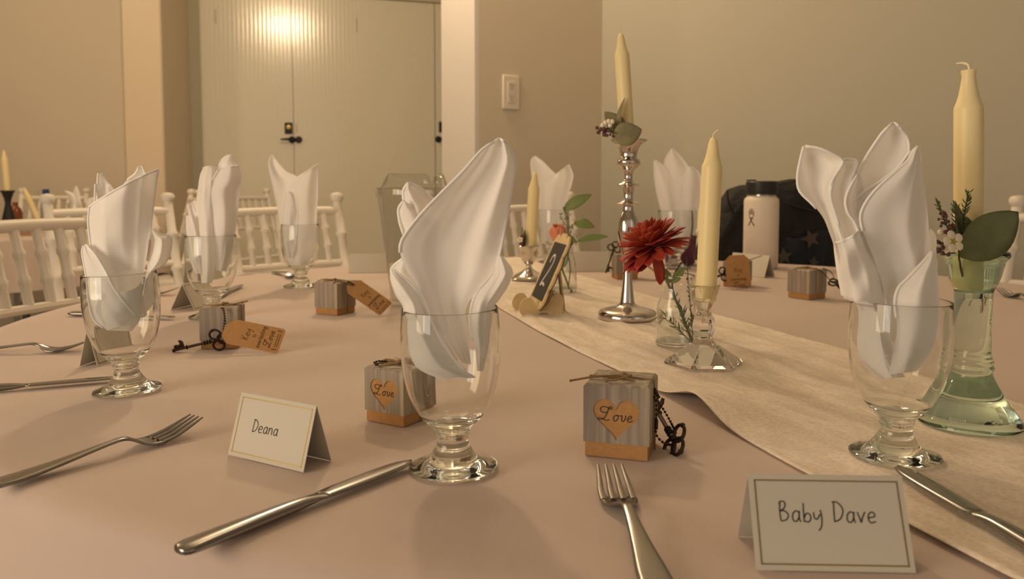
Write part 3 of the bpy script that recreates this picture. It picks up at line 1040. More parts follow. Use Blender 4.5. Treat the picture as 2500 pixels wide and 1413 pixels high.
NAP4 = [
 dict(L=[(1962, 357), (1954, 390), (1947, 430), (1952, 466), (1985, 500), (2010, 532), (2026, 572), (2040, 612), (2060, 680), (2090, 760)],
      R=[(1966, 357), (2000, 362), (2040, 380), (2058, 396), (2032, 440), (2024, 476), (2038, 522), (2054, 570), (2072, 620), (2090, 680), (2120, 760)],
      top=[.004, .020, .010, -.006], bot=[-.015, -.01], hem='LR', hl=16, bow=4),
 dict(L=[(2056, 393), (2036, 436), (2027, 476), (2040, 526), (2060, 586), (2080, 660), (2110, 760)],
      R=[(2062, 389), (2092, 392), (2088, 412), (2074, 444), (2068, 484), (2080, 524), (2094, 566), (2100, 660), (2130, 760)],
      top=[-.006, .010, .002], bot=[-.01, .0], hem='LR', hl=18),
 dict(L=[(2094, 426), (2074, 458), (2064, 490), (2070, 520), (2086, 542), (2098, 580), (2110, 660), (2130, 760)],
      R=[(2096, 424), (2104, 440), (2110, 480), (2118, 520), (2124, 560), (2130, 600), (2140, 680), (2150, 760)],
      top=[-.010, .008, .014], bot=[-.006, .004], hem='L', hl=20),
 dict(L=[(2170, 309), (2156, 322), (2136, 350), (2112, 388), (2098, 420), (2090, 460), (2090, 510), (2100, 580), (2120, 680)],
      R=[(2194, 309), (2208, 324), (2218, 346), (2217, 378), (2205, 420), (2195, 470), (2190, 540), (2190, 600), (2180, 680)],
      top=[.006, .024, .012], bot=[.01], hem='LRT', hl=16, bow=8),
 dict(L=[(2222, 366), (2216, 376), (2192, 408), (2152, 440), (2110, 468), (2092, 488), (2094, 530), (2110, 600), (2130, 680)],
      R=[(2228, 362), (2246, 366), (2250, 400), (2254, 440), (2256, 500), (2258, 560), (2256, 620), (2250, 680), (2240, 740)],
      top=[.004, .012, .016], bot=[.006], hem='L', hl=20),
 dict(L=[(2240, 357), (2226, 372), (2216, 392), (2180, 424), (2140, 460), (2112, 496), (2100, 528), (2106, 562), (2122, 604), (2142, 652), (2156, 700), (2164, 750), (2170, 830)],
      R=[(2246, 354), (2248, 390), (2256, 440), (2263, 500), (2268, 560), (2272, 620), (2280, 660), (2282, 720), (2270, 800), (2250, 850)],
      top=[-.006, -.014, -.010, .012], bot=[-.01, .004, .0, .01], hem='L', hl=20, n=36),
 dict(L=[(2034, 592), (2038, 630), (2044, 672), (2052, 716), (2062, 780), (2082, 850), (2120, 900), (2150, 925)],
      R=[(2102, 560), (2120, 592), (2136, 628), (2147, 666), (2157, 704), (2164, 745), (2172, 810), (2190, 880), (2210, 920)],
      top=[.004, -.024, -.020, -.002], bot=[-.01, -.032, -.03, -.02], hem='TR', hl=26, n=34, rip=(.0035, 3.2, 0.9), bow=-8),
 dict(L=[(2276, 612), (2252, 640), (2216, 678), (2192, 704), (2184, 742), (2190, 800), (2180, 860), (2170, 915)],
      R=[(2281, 612), (2290, 640), (2288, 678), (2292, 712), (2292, 780), (2276, 850), (2240, 905)],
      top=[-.010, -.026, -.012], bot=[-.03, -.035, -.02], hem='L', hl=24),
 dict(L=[(2270, 558), (2266, 600), (2262, 680), (2262, 760), (2250, 850)],
      R=[(2273, 558), (2286, 578), (2286, 620), (2290, 680), (2290, 760), (2270, 850)],
      top=[.016, .022], bot=[.012]),
]
napkin(4, NAP4, 'white napkin with several curled folds in the goblet at the right')

NAP1 = [
 dict(L=[(218, 504), (215, 540), (219, 582), (227, 622), (242, 652), (266, 690), (290, 728), (318, 762)],
      R=[(387, 413), (382, 440), (376, 490), (369, 540), (363, 590), (356, 640), (348, 685), (342, 725), (345, 765)],
      top=[.0, -.020, -.022, -.012, .008], bot=[-.012, .004, .0], hem='LRT', hl=20, n=36, bow=6),
 dict(L=[(240, 424), (238, 450), (238, 500), (250, 580), (270, 680)], R=[(248, 424), (262, 444), (280, 470), (284, 520), (290, 600), (300, 680)], top=[.016, .024, .02], bot=[.012], hem='LR', hl=12),
 dict(L=[(233, 450), (232, 480), (234, 520), (246, 600), (265, 680)], R=[(238, 448), (252, 470), (258, 500), (262, 560), (280, 680)], top=[.006, .014], bot=[.008], hem='L', hl=12),
 dict(L=[(339, 407), (330, 424), (300, 452), (280, 520), (290, 640)], R=[(346, 404), (352, 418), (360, 440), (356, 520), (330, 640)], top=[.010, .014], bot=[.008], hem='LR', hl=8),
 dict(L=[(204, 599), (200, 616), (206, 650), (211, 682), (216, 730), (230, 780), (262, 806)],
      R=[(210, 597), (234, 624), (256, 660), (276, 698), (300, 734), (326, 762), (346, 776)],
      top=[-.006, -.022, -.030], bot=[-.03, -.036, -.034], hem='LR', hl=38, bow=0),
 dict(L=[(346, 776), (330, 770), (305, 742), (280, 720), (250, 720), (235, 760), (262, 806)],
      R=[(352, 774), (368, 756), (380, 716), (384, 690), (376, 740), (360, 780), (320, 808)],
      top=[-.032, -.03], bot=[-.03], wr=.0004, n=16),
 dict(L=[(368, 558), (369, 600), (362, 640), (354, 680), (346, 720), (340, 760)],
      R=[(374, 560), (396, 574), (416, 576), (418, 600), (410, 630), (394, 650), (376, 662), (380, 700), (374, 740), (352, 768)],
      top=[.016, -.004, .012], bot=[-.02, -.02, .0], hem='R', hl=20),
]
napkin(1, NAP1, 'white napkin with an upright slanted panel in the leftmost goblet')

NAP2 = [
 dict(L=[(496, 410), (488, 428), (482, 470), (478, 520), (480, 570), (484, 620), (492, 690)], R=[(530, 411), (531, 450), (528, 500), (530, 560), (530, 610), (526, 650), (518, 690)],
      top=[.008, -.018, -.016, .004], bot=[-.01, -.03, -.01], hem='T', bow=4),
 dict(L=[(556, 378), (541, 390), (533, 410), (530, 440), (516, 466), (520, 520), (530, 580), (530, 640)], R=[(572, 377), (576, 396), (586, 404), (593, 440), (586, 470), (581, 520), (575, 560), (568, 610), (552, 665)],
      top=[.0, -.008, -.004, .012], bot=[-.01, -.02, .0], hem='L', hl=20),
 dict(L=[(534, 412), (512, 450), (502, 468), (510, 520), (522, 580), (528, 660)], R=[(585, 404), (593, 440), (584, 470), (580, 520), (574, 570), (550, 662)],
      top=[-.016, -.018, .004], bot=[-.012, -.024, .0], hem='LT', hl=16, rip=(.002, 2.5, .8)),
 dict(L=[(457, 499), (463, 526), (478, 566), (486, 610), (490, 660)], R=[(476, 488), (482, 520), (490, 560), (495, 600), (500, 660)], top=[.006, .012], bot=[.0], hem='L'),
 dict(L=[(454, 526), (455, 580), (460, 625), (478, 668)], R=[(467, 527), (476, 560), (482, 600), (490, 668)], top=[-.004, -.012], bot=[-.02], hem='R', hl=24),
]
napkin(2, NAP2, 'white napkin rolled into upright folds in the second goblet from the left')
NAP3 = [
 dict(L=[(662, 378), (656, 402), (664, 440), (672, 480), (681, 530), (692, 585), (706, 650)], R=[(665, 378), (680, 399), (700, 420), (726, 434), (732, 470), (730, 520), (726, 580), (718, 650)],
      top=[.002, .014, .010], bot=[.0, -.01], hem='LR', hl=18),
 dict(L=[(724, 434), (706, 450), (697, 470), (692, 520), (694, 580), (706, 650)], R=[(777, 400), (776, 440), (776, 480), (773, 540), (769, 600), (750, 655)],
      top=[.004, -.014, -.012, .008], bot=[-.02, -.024, -.01], hem='TR', hl=14, rip=(.0024, 2.2, .5)),
 dict(L=[(698, 466), (693, 500), (690, 545), (696, 600), (708, 640)], R=[(716, 476), (727, 498), (726, 540), (723, 590), (716, 640)], top=[-.012, -.022, -.014], bot=[-.03], hem='LR', hl=26),
]
napkin(3, NAP3, 'white napkin with two pointed ears in the third goblet from the left')
NAP5 = [
 dict(L=[(1303, 382), (1296, 396), (1299, 430), (1305, 480), (1315, 540), (1324, 588)], R=[(1306, 381), (1326, 395), (1346, 416), (1357, 428), (1362, 470), (1352, 530), (1340, 588)], top=[.0, .012, .008], bot=[-.01], hem='LR', hl=18),
 dict(L=[(1356, 427), (1336, 446), (1330, 480), (1326, 540), (1330, 588)], R=[(1389, 402), (1399, 426), (1396, 446), (1386, 482), (1379, 524), (1368, 588)], top=[.0, -.012, -.008, .008], bot=[-.02], hem='TR', hl=14, rip=(.002, 2, .5)),
]
napkin(5, NAP5, 'white napkin with a notched top behind the short candle')
NAP6 = [
 dict(L=[(1597, 392), (1598, 430), (1605, 480), (1613, 515), (1618, 560), (1628, 606)], R=[(1601, 391), (1622, 408), (1642, 450), (1652, 520), (1652, 570), (1650, 606)], top=[.004, -.004, .004], bot=[-.01], hem='LR', hl=16),
 dict(L=[(1640, 363), (1626, 386), (1620, 412), (1616, 450), (1618, 520), (1628, 600)], R=[(1643, 363), (1660, 380), (1679, 405), (1690, 430), (1691, 480), (1690, 540), (1678, 604)], top=[.012, .0, .014], bot=[.0], hem='LR', hl=16),
 dict(L=[(1680, 406), (1664, 450), (1660, 520), (1658, 600)], R=[(1690, 407), (1709, 426), (1711, 460), (1708, 500), (1698, 530), (1692, 560), (1674, 602)], top=[-.008, -.016, .004], bot=[-.02], hem='LR', hl=16),
]
napkin(6, NAP6, 'white napkin with a single tall point behind the red flower')

# ================================================================== CANDLES AND HOLDERS
def axis_frame(a, b):
    z = (Vector(b) - Vector(a)).normalized()
    return z.to_track_quat('Z', 'Y').to_euler()
def candle(a, b, r, label, wick=(-0.6, -0.2), group='ivory taper candles', broken=False):
    a, b = Vector(a), Vector(b)
    L = (b - a).length
    t = thing('taper_candle', label, 'candle', a, rot=axis_frame(a, b), group=group)
    prof = [(0, 0), (r * 0.97, 0), (r, 0.004), (r, L - 3.0 * r), (r * 0.97, L - 2.75 * r), (r * 0.84, L - 2.45 * r), (r * 0.68, L - 1.9 * r), (r * 0.55, L - 1.2 * r), (r * 0.46, L - 0.6 * r), (r * 0.36, L - 0.25 * r), (r * 0.2, L - 0.05 * r), (0, L)]
    if broken:
        prof = prof[:-3] + [(r * 0.50, L - 0.3 * r), (r * 0.52, L - 0.1 * r), (r * 0.3, L - 0.16 * r), (0, L - 0.2 * r)]
    m = MB().lathe(prof, 28)
    m.build('wax', M_CANDLE, t, angle=60)
    MB().tube(cat([(0, 0, L - 0.3 * r), (0.02 * r, 0, L + 0.25 * r), (wick[0] * r, wick[1] * r, L + 0.55 * r), (wick[0] * 1.9 * r, wick[1] * r, L + 0.62 * r)], 8), [r * .09] * 4 + [r * .08, r * .07, r * .06, r * .04], 6).build('wick', M_WICK, t)
    return t
def lathe_px(cx, Y, rows, scale_r=1.0):
    """profile from (pixel row, half width in pixels) at depth Y, heights above the table"""
    out = []
    for y, hw in rows:
        q = Q(cx, y, Y)
        out.append((hw * Y / F * scale_r, max(0.0, q.z - TZ)))
    return out

# tall mercury-silver candlestick
YS = P(1531, 781).y
XS = P(1531, 781).x
st = thing('silver_candlestick', 'tall turned silver candlestick on the runner, holding the highest candle', 'candlestick', (XS, YS, TZ + 0.0045))
rows = [(783, 0), (783, 66), (781, 71), (776, 72), (768, 71), (763, 66), (759, 52), (756, 38), (752, 26), (747, 19), (742, 17.5), (735, 16.5), (715, 14), (690, 11.5), (660, 10.2), (640, 11.0), (622, 14.5), (600, 20.5), (580, 25), (565, 26.3), (550, 25.2), (535, 21), (524, 16), (516, 13.5), (511, 13.5), (508, 22), (505.5, 29), (503, 30), (500.5, 26), (497, 15), (490, 11.5), (480, 11.8), (470, 13), (463, 15), (460.5, 24), (458, 28.5), (455.5, 27), (452, 16), (445, 10.5), (437, 10), (428, 11), (420, 14.5), (414, 22), (408, 27.5), (402, 29), (396, 27.5), (392, 22), (388, 20.5), (380, 21), (370, 23.5), (362, 27.5), (356, 34), (352, 42), (349.5, 45), (347, 45), (345.5, 42), (347, 30), (352, 21), (358, 18), (372, 17), (373, 0)]
pr = lathe_px(1531, YS, rows)
MB().lathe([(r, max(z, 0)) for r, z in pr], 48).build('body', M_SILVER, st, angle=50)
candle(Q(1533, 362, YS), Q(1515.5, 82, YS + 0.005), 0.0130, 'ivory taper candle leaning slightly left in the tall silver candlestick', wick=(-.2, 0))

# short silver holder
p = P(1291, 686)
YL = p.y
st = thing('silver_candle_holder', 'short silver goblet-shaped candle holder behind the table number', 'candlestick', (p.x, p.y, TZ + 0.0045))
rows = [(686, 0), (686, 42), (683, 44), (679, 42), (674, 33), (668, 21), (662, 12), (657, 7.5), (653, 6.5), (650, 8), (646, 13), (638, 18), (628, 20.5), (618, 21.5), (612, 22.5), (608, 25), (605, 27), (603, 26), (606, 20), (616, 17.5), (632, 15), (633, 0)]
MB().lathe([(r, max(0, z)) for r, z in lathe_px(1291, YL, rows)], 40).build('body', M_SILVER, st, angle=50)
candle(Q(1294, 628, YL), Q(1306, 421, YL), 0.0140, 'short ivory candle leaning right in the small silver holder', wick=(.2, 0))

# cut crystal holder (hexagonal)
p = P(1717, 894)
YC = p.y
st = thing('crystal_candle_holder', 'clear cut-crystal candle holder with a six-sided foot on the runner', 'candlestick', (p.x, p.y, TZ + 0.004))
rows = [(894, 0), (894, 98), (889, 97), (883, 92), (846, 32), (842, 27), (838, 24), (832, 22.5), (826, 23.5), (812, 28), (800, 29), (788, 27), (776, 20), (768, 17), (764, 16.5), (758, 18), (745, 24), (725, 32), (708, 38), (702, 40), (701, 37), (708, 32), (716, 28), (734, 27), (735, 0)]
prc = [(r, max(0, z)) for r, z in lathe_px(1717, YC, rows)]
MB().lathe(prc, 6, a0=0.0).build('body', M_CRYSTAL, st, smooth=False, bevel=0.0008)
candle(Q(1723, 733, YC), Q(1742, 335, YC), 0.0135, 'ivory taper candle with a bent wick in the crystal holder', wick=(-.8, -.1))

# green recycled-glass candlestick
p = P(2365, 1040)
YG = p.y
XG = p.x
st = thing('green_glass_candlestick', 'sea-green bubbled glass candlestick at the right edge', 'candlestick', (XG, YG, TZ + 0.004))
SR = 1 / 1.12
rows = [(1042, 0), (1042, 128), (1038, 133), (1030, 132), (1015, 120), (1000, 109), (975, 89), (950, 71), (930, 59), (918, 54), (912, 53), (908, 57), (902, 58), (897, 54), (892, 54), (888, 56), (882, 54), (876, 50), (860, 48), (800, 47.5), (740, 47.5), (722, 48), (712, 51), (700, 58), (680, 66), (660, 71), (645, 75), (638, 83), (631, 86), (624, 84), (621, 77), (624, 69), (640, 62), (660, 58), (690, 52), (712, 44), (720, 36), (722, 0)]
MB().lathe([(r, max(0, z)) for r, z in lathe_px(2365, YG, rows, SR)], 56).build('body', M_GREENGLASS, st, angle=60)
candle(Q(2364, 705, YG), Q(2365, 168, YG), 0.0133, 'thick ivory candle with a broken tip in the green glass candlestick', wick=(-.9, 0), broken=True)

# ------------------------------------------------------------------ leaves, sprigs
def leaf(mb, a, b, width, nrm, curl=0.0, fold=0.15, n=12, shape=1.0, bend=None):
    """leaf surface from a to b; nrm = facing direction; curl lifts the middle along nrm"""
    a, b, nrm = Vector(a), Vector(b), Vector(nrm).normalized()
    ax = b - a
    L = ax.length
    d = ax / L
    side = d.cross(nrm).normalized()
    nr = side.cross(d).normalized()
    bend = Vector(bend) if bend is not None else Vector((0, 0, 0))
    rows = []
    for i in range(n + 1):
        u = i / n
        wv = width / 2 * (math.sin(PI * u ** (0.8 * shape)) ** 0.8) + 0.0003
        c = a + ax * u + nr * (curl * math.sin(PI * u)) + bend * (u * u)
        row = []
        for s in (-1, -0.5, 0, 0.5, 1):
            row.append(c + side * (wv * s) + nr * (fold * wv * abs(s)))
        rows.append(row)
    mb.grid(rows)
    return mb
def sprig_buds(mb, a, b, r, n, rnd, spread):
    a, b = Vector(a), Vector(b)
    for k in range(n):
        u = k / max(n - 1, 1)
        p = a + (b - a) * u + Vector((rnd.uniform(-1, 1), rnd.uniform(-1, 1), rnd.uniform(-1, 1))) * spread
        mb.ball(p, r * rnd.uniform(0.7, 1.2), 6, 4)
def rosemary(mb, a, b, n, rnd, ln=0.006, w=0.0011):
    a, b = Vector(a), Vector(b)
    d = (b - a).normalized()
    mb.tube([a, b], 0.0007, 5)
    for k in range(n):
        u = 0.25 + 0.75 * k / n
        p = a + (b - a) * u
        o = d.orthogonal().normalized()
        o = Matrix.Rotation(rnd.uniform(0, 6.28), 3, d) @ o
        q = p + d * ln * 0.8 + o * ln * 0.7
        mb.tube([p, (p + q) / 2 + o * ln * .1, q], [w * .6, w, w * .3], 5, flat=0.5)
def waxflower(parent, c, facing, r):
    facing = Vector(facing).normalized()
    c = Vector(c)
    s1 = facing.orthogonal().normalized()
    s2 = facing.cross(s1)
    for k in range(5):
        a = 2 * PI * k / 5 + 0.4
        d = s1 * math.cos(a) + s2 * math.sin(a)
        m = MB()
        m.ball((0, 0, 0), 1, 8, 6)
        M = Matrix((d * r * 0.52, facing.cross(d) * r * 0.50, facing * r * 0.16)).transposed()
        MB().add([M @ Vector(v) + c + d * r * 0.75 + facing * r * 0.15 for v in m.v], m.f).build('petal', M_WAXFLOWER, parent)
    e = MB().lathe([(0, -0.2 * r), (r * .42, 0.0), (r * .40, r * .22), (r * .25, r * .12), (0, r * .08)], 10).build('flower_eye', M_YELLOW, parent)
    e.location = c
    e.rotation_euler = facing.to_track_quat('Z', 'Y').to_euler()
rnd = random.Random(5)
# sprig on the tall silver candlestick
sp = thing('leaf_sprig', 'olive leaf and white buds sprig tucked at the top of the tall silver candlestick', 'sprig', Q(1512, 335, YS - 0.022), group='flower sprigs on candle holders')
O = sp.location.copy()
def loc(px, py, Y):
    return Q(px, py, Y) - O
leaf(MB(), loc(1497, 340, YS - .03), loc(1567, 316, YS - .026), 0.042, (0.1, -1, 0.25), curl=0.004, fold=.12).build('leaf', M_LEAFOLIVE, sp, solid=.0004, angle=180)
leaf(MB(), loc(1511, 330, YS - .022), loc(1526, 238, YS - .016), 0.014, (-0.9, -.5, 0.1), curl=0.003, fold=.5).build('leaf', M_LEAFOLIVE, sp, solid=.0004, angle=180)
leaf(MB(), loc(1514, 326, YS - .016), loc(1476, 272, YS - .010), 0.036, (0.3, -1, 0.2), curl=0.004, fold=.2, shape=.8).build('leaf', M_LEAFOLIVE, sp, solid=.0004, angle=180)
b = MB()
sprig_buds(b, loc(1456, 316, YS - .03), loc(1498, 332, YS - .03), .0030, 16, rnd, .0052)
sprig_buds(b, loc(1466, 312, YS - .032), loc(1490, 316, YS - .032), .0024, 9, rnd, .004)
b.build('bud_cluster', M_PURPLEBUD, sp)
b = MB()
for px, py in ((1478, 300), (1486, 296), (1495, 297), (1471, 306), (1489, 306)):
    b.ball(loc(px, py, YS - .030), .0042, 8, 6)
b.build('white_buds', M_WAXFLOWER, sp)
b = MB()
b.tube([loc(1512, 345, YS - .018), loc(1500, 320, YS - .022), loc(1484, 308, YS - .026)], .0009, 5)
b.tube([loc(1505, 343, YS - .016), loc(1495, 325, YS - .022), loc(1470, 318, YS - .026)], .0009, 5)
leaf(b, loc(1498, 318, YS - .03), loc(1482, 306, YS - .03), .006, (0, -1, .3))
b.build('stem', M_STEM, sp)
# sprig on the short silver holder
sp = thing('leaf_sprig', 'small cluster of dark buds with white flower on the short silver holder', 'sprig', Q(1274, 604, YL - .02), group='flower sprigs on candle holders')
O = sp.location.copy()
b = MB()
sprig_buds(b, loc(1272, 574, YL - .018), loc(1276, 600, YL - .018), .0038, 12, rnd, .006)
b.build('bud_cluster', M_PURPLEBUD, sp)
waxflower(sp, loc(1270, 585, YL - .03), (-.3, -1, .2), .0062)
b = MB()
leaf(b, loc(1280, 606, YL - .016), loc(1282, 560, YL - .014), .012, (-.6, -1, 0))
b.build('leaf', M_LEAF, sp, solid=.0004)
MB().tube([loc(1278, 612, YL - .014), loc(1274, 590, YL - .02), loc(1274, 556, YL - .02)], .0009, 5).build('stem', M_PURPLEBUD, sp)
# sprig on the green candlestick
YQ = YG - 0.022
sp = thing('leaf_sprig', 'dark green leaf with rosemary, purple buds and white flower on the green candlestick', 'sprig', Q(2345, 618, YQ), group='flower sprigs on candle holders')
O = sp.location.copy()
leaf(MB(), loc(2345, 628, YQ - .004), loc(2486, 517, YQ - .01), 0.042, (0.35, -1, 0.45), curl=0.003, fold=.10, shape=1.08).build('leaf', M_LEAF, sp, solid=.0004, angle=180)
leaf(MB(), loc(2340, 612, YQ), loc(2362, 530, YQ + .004), 0.026, (-.1, -1, .1), curl=0.003).build('leaf', M_LEAF, sp, solid=.0004, angle=180)
leaf(MB(), loc(2338, 600, YQ + .002), loc(2326, 488, YQ + .004), 0.016, (.6, -1, .1), curl=0.002, fold=.5).build('leaf', M_LEAFOLIVE, sp, solid=.0004, angle=180)
b = MB()
rosemary(b, loc(2340, 600, YQ - .002), loc(2364, 468, YQ - .004), 34, rnd)
rosemary(b, loc(2330, 596, YQ - .004), loc(2286, 490, YQ - .006), 22, rnd, .005)
rosemary(b, loc(2336, 596, YQ - .006), loc(2332, 500, YQ - .006), 22, rnd, .006)
b.build('rosemary', M_STEM, sp, angle=180)
b = MB()
sprig_buds(b, loc(2300, 530, YQ - .010), loc(2326, 575, YQ - .012), .0019, 26, rnd, .0062)
sprig_buds(b, loc(2290, 590, YQ - .008), loc(2305, 612, YQ - .008), .0024, 14, rnd, .005)
b.build('bud_cluster', M_PURPLEBUD, sp)
waxflower(sp, loc(2326, 590, YQ - .018), (.15, -1, .25), .0088)
b = MB()
b.ball(loc(2296, 567, YQ - .008), .003, 8, 6)
b.ball(loc(2312, 613, YQ - .008), .003, 8, 6)
b.build('white_buds', M_WAXFLOWER, sp)
MB().tube(cat([loc(2338, 590, YQ - .002), loc(2345, 640, YQ + .010), loc(2358, 700, YQ + .016)], 6), .0010, 5).build('stem', M_PURPLEBUD, sp)

# ================================================================== BUD VASES
M_WATERTHIN = thin_glass('still_water', (0.955, 0.965, 0.945), 0.6)
def bud_vase(px, py, rows, inner, label, level):
    p = P(px, py)
    Y = p.y
    t = thing('bud_vase', label, 'vase', (p.x, p.y, TZ + 0.0042), group='small glass bud vases')
    out = [(r, max(0, z)) for r, z in lathe_px(px, Y, rows)]
    inn = [(max(r - 0.002, 0.004), max(z, 0.007)) for r, z in out]
    MB().lathe([(0, 0)] + out + list(reversed(inn)) + [(0, 0.007)], 40).build('glass', M_BOWL, t, angle=60)
    zl = max(0, Q(px, level, Y).z - TZ)
    wp = [(r - 0.0004, z + .0003) for r, z in inn if z < zl]
    rl = wp[-1][0]
    MB().lathe([(0, .0073)] + wp + [(rl, zl), (0, zl)], 32).build('water', M_WATERTHIN, t)
    return p
pv = bud_vase(1650, 847, [(849, 42), (846, 48), (840, 50.5), (825, 51), (790, 50), (768, 49), (750, 46), (735, 41), (722, 38), (708, 37), (700, 37), (694, 40), (686, 44), (680, 44), (677, 42)], None, 'clear bottle-shaped bud vase with the red flower on the runner', 774)
pw = bud_vase(1375, 716, [(717, 28), (714, 32), (706, 33), (690, 33), (665, 32), (645, 30), (628, 26), (615, 22), (606, 20.5), (598, 21), (592, 23), (589, 22)], None, 'clear bottle-shaped bud vase with the pink rosebud behind the table number', 668)

# red chrysanthemum
YV = pv.y
def petal_mesh(m, name, ln, wd, up, cup):
    rows = []
    n = 8
    for i in range(n + 1):
        u = i / n
        wv = wd / 2 * (0.35 + 0.65 * math.sin(PI * min(1, u * 0.80 + 0.10)) ** 0.9) * (1 if u < 0.92 else 0.62)
        if i == n:
            wv *= 0.35
        x = ln * (0.08 + 0.92 * u)
        z = up * ln * u * u
        rows.append([Vector((x, s * wv, z + cup * wv * abs(s))) for s in (-1, -0.5, 0, 0.5, 1)])
    mb = MB()
    mb.grid(rows)
    o = mb.build(name, m, None, angle=180, solid=0.0005)
    return o
head = Q(1592, 598, YV - 0.005)
fl = thing('red_chrysanthemum', 'deep red many-petalled flower leaning left out of the front bud vase', 'flower', head)
nrm = Vector((-0.42, 0.02, 0.90)).normalized()
M3 = nrm.to_track_quat('Z', 'Y').to_matrix()
protos = []
LAY = (  # length, width, upward curl, cupping, count, elevation, height on the axis
 (0.0583, 0.0189, -0.12, 0.25, 20, -0.16, -0.004),
 (0.0561, 0.0175, 0.02, 0.3, 20, 0.08, -0.002),
 (0.0506, 0.0169, 0.10, 0.35, 18, 0.30, 0.000),
 (0.0440, 0.0155, 0.20, 0.4, 16, 0.52, 0.002),
 (0.0374, 0.0142, 0.25, 0.45, 13, 0.78, 0.003),
 (0.0297, 0.0121, 0.30, 0.5, 9, 1.10, 0.004))
rp = random.Random(11)
for li, (ln, wd, up, cup, cnt, tilt, z0) in enumerate(LAY):
    proto = petal_mesh(M_PETAL, 'petal', ln, wd, up, cup)
    protos.append(proto)
    for k in range(cnt):
        a = 2 * PI * (k + 0.5 * (li % 2)) / cnt + rp.uniform(-.10, .10)
        e = tilt + rp.uniform(-.10, .10)
        Mx = M3 @ Matrix.Rotation(a, 3, 'Z') @ Matrix.Rotation(-e, 3, 'Y') @ Matrix.Rotation(rp.uniform(-.25, .25), 3, 'X')
        o = proto
        if k:
            o = proto.copy()
            COL.objects.link(o)
        o.parent = fl
        o.location = nrm * z0
        o.rotation_euler = Mx.to_euler()
        q_ = rp.uniform(0.9, 1.06)
        o.scale = (q_, q_, q_)
for d, ln in (((-0.78, -0.42, -0.50), .95), ((-0.66, -0.50, -0.60), .85), ((-.88, -.30, -.38), .95), ((0.20, -0.36, -0.92), .92), ((-.56, -.55, -.58), .75)):
    o = protos[0].copy()
    COL.objects.link(o)
    o.parent = fl
    o.location = nrm * -0.006
    o.rotation_euler = Vector(d).to_track_quat('X', 'Z').to_euler()
    o.scale = (ln, 1.1, 1)
cx_ = MB().lathe([(0, -.014), (.006, -.012), (.010, -.006), (.011, -.001), (0, .002)], 14).build('calyx', M_STEM, fl)
cx_.rotation_euler = M3.to_euler()
def fl_loc(px, py, Y):
    return Q(px, py, Y) - head
MB().tube(cat([Vector((0, 0, -.01)), fl_loc(1606, 640, YV), fl_loc(1630, 690, YV + .004), fl_loc(1662, 760, YV + .004), fl_loc(1690, 832, YV)], 14), .0021, 8).build('stem', M_STEM, fl)
b = MB()
rosemary(b, fl_loc(1692, 835, YV - .004), fl_loc(1676, 625, YV - .004), 14, rp, .006, .0013)
rosemary(b, fl_loc(1690, 838, YV - .008), fl_loc(1625, 770, YV - .014), 26, rp, .011, .0013)
rosemary(b, fl_loc(1690, 838, YV - .010), fl_loc(1690, 770, YV - .014), 20, rp, .010, .0013)
rosemary(b, fl_loc(1688, 836, YV + .004), fl_loc(1640, 700, YV + .006), 12, rp, .009, .0013)
rosemary(b, fl_loc(1690, 836, YV - .012), fl_loc(1660, 745, YV - .016), 22, rp, .012, .0014)
b.tube(cat([fl_loc(1691, 836, YV), fl_loc(1664, 770, YV + .006), fl_loc(1640, 690, YV + .008), fl_loc(1664, 640, YV + .008)], 10), .0014, 6)
b.build('foliage', M_STEM, fl, angle=180)
lf = MB()
leaf(lf, fl_loc(1640, 690, YV), fl_loc(1672, 652, YV - .006), .012, (0, -1, .2), fold=.3)
leaf(lf, fl_loc(1638, 690, YV), fl_loc(1622, 655, YV - .006), .010, (0, -1, .2), fold=.3)
lf.build('leaf', M_LEAFGREEN, fl, solid=.0004, angle=180)

# rosebud with eucalyptus
YR = pw.y
base = Q(1362, 570, YR)
rs = thing('pink_rosebud', 'peach pink rosebud in the rear bud vase', 'flower', base)
def rl(px, py, Y):
    return Q(px, py, Y) - base
for k in range(7):
    a = 2 * PI * k / 7 + (0.3 if k > 3 else 0)
    rr = .011 if k < 4 else .0155
    rows = []
    for i in range(7):
        u = i / 6
        row = []
        for s in range(7):
            th = a + (s / 6 - .5) * (1.9 if k < 4 else 1.7)
            r = rr * (.35 + .75 * math.sin(PI * (.12 + .55 * u))) * (1 + .12 * u * (1 if k > 3 else .4) * abs(s / 3 - 1))
            row.append(Vector((r * math.cos(th), r * math.sin(th), -.016 + .036 * u * (1.05 if k < 4 else .9) - .006 * u * abs(s / 3 - 1))))
        rows.append(row)
    g = MB()
    g.grid(rows)
    g.build('petal', M_ROSE, rs, solid=.0006, angle=180)
for a in (0.6, 2.6, 4.4):
    g = MB()
    leaf(g, (0, 0, -.019), (.015 * math.cos(a), .015 * math.sin(a), .006), .008, (math.cos(a), math.sin(a), -.4), curl=.003)
    g.build('sepal', M_LEAFGREEN, rs, solid=.0004, angle=180)
MB().tube(cat([(0, 0, -.017), rl(1366, 620, YR - .004), rl(1372, 655, YR), rl(1385, 690, YR), rl(1391, 714, YR)], 12), .0021, 8).build('stem', M_STEM, rs)
g = MB()
leaf(g, rl(1372, 655, YR - .006), rl(1384, 596, YR - .010), .022, (-.3, -1, .1), curl=.003)
g.build('leaf', M_LEAFGREEN, rs, solid=.0004, angle=180)
base = Q(1388, 700, YR + .006)
eu = thing('eucalyptus_branch', 'eucalyptus branch with long green leaves in the rear bud vase', 'branch', base)
MB().tube(cat([(0, 0, 0), rl(1392, 650, YR), rl(1383, 600, YR), rl(1388, 545, YR), rl(1376, 505, YR)], 14), .0012, 6).build('stem', M_STEM, eu)
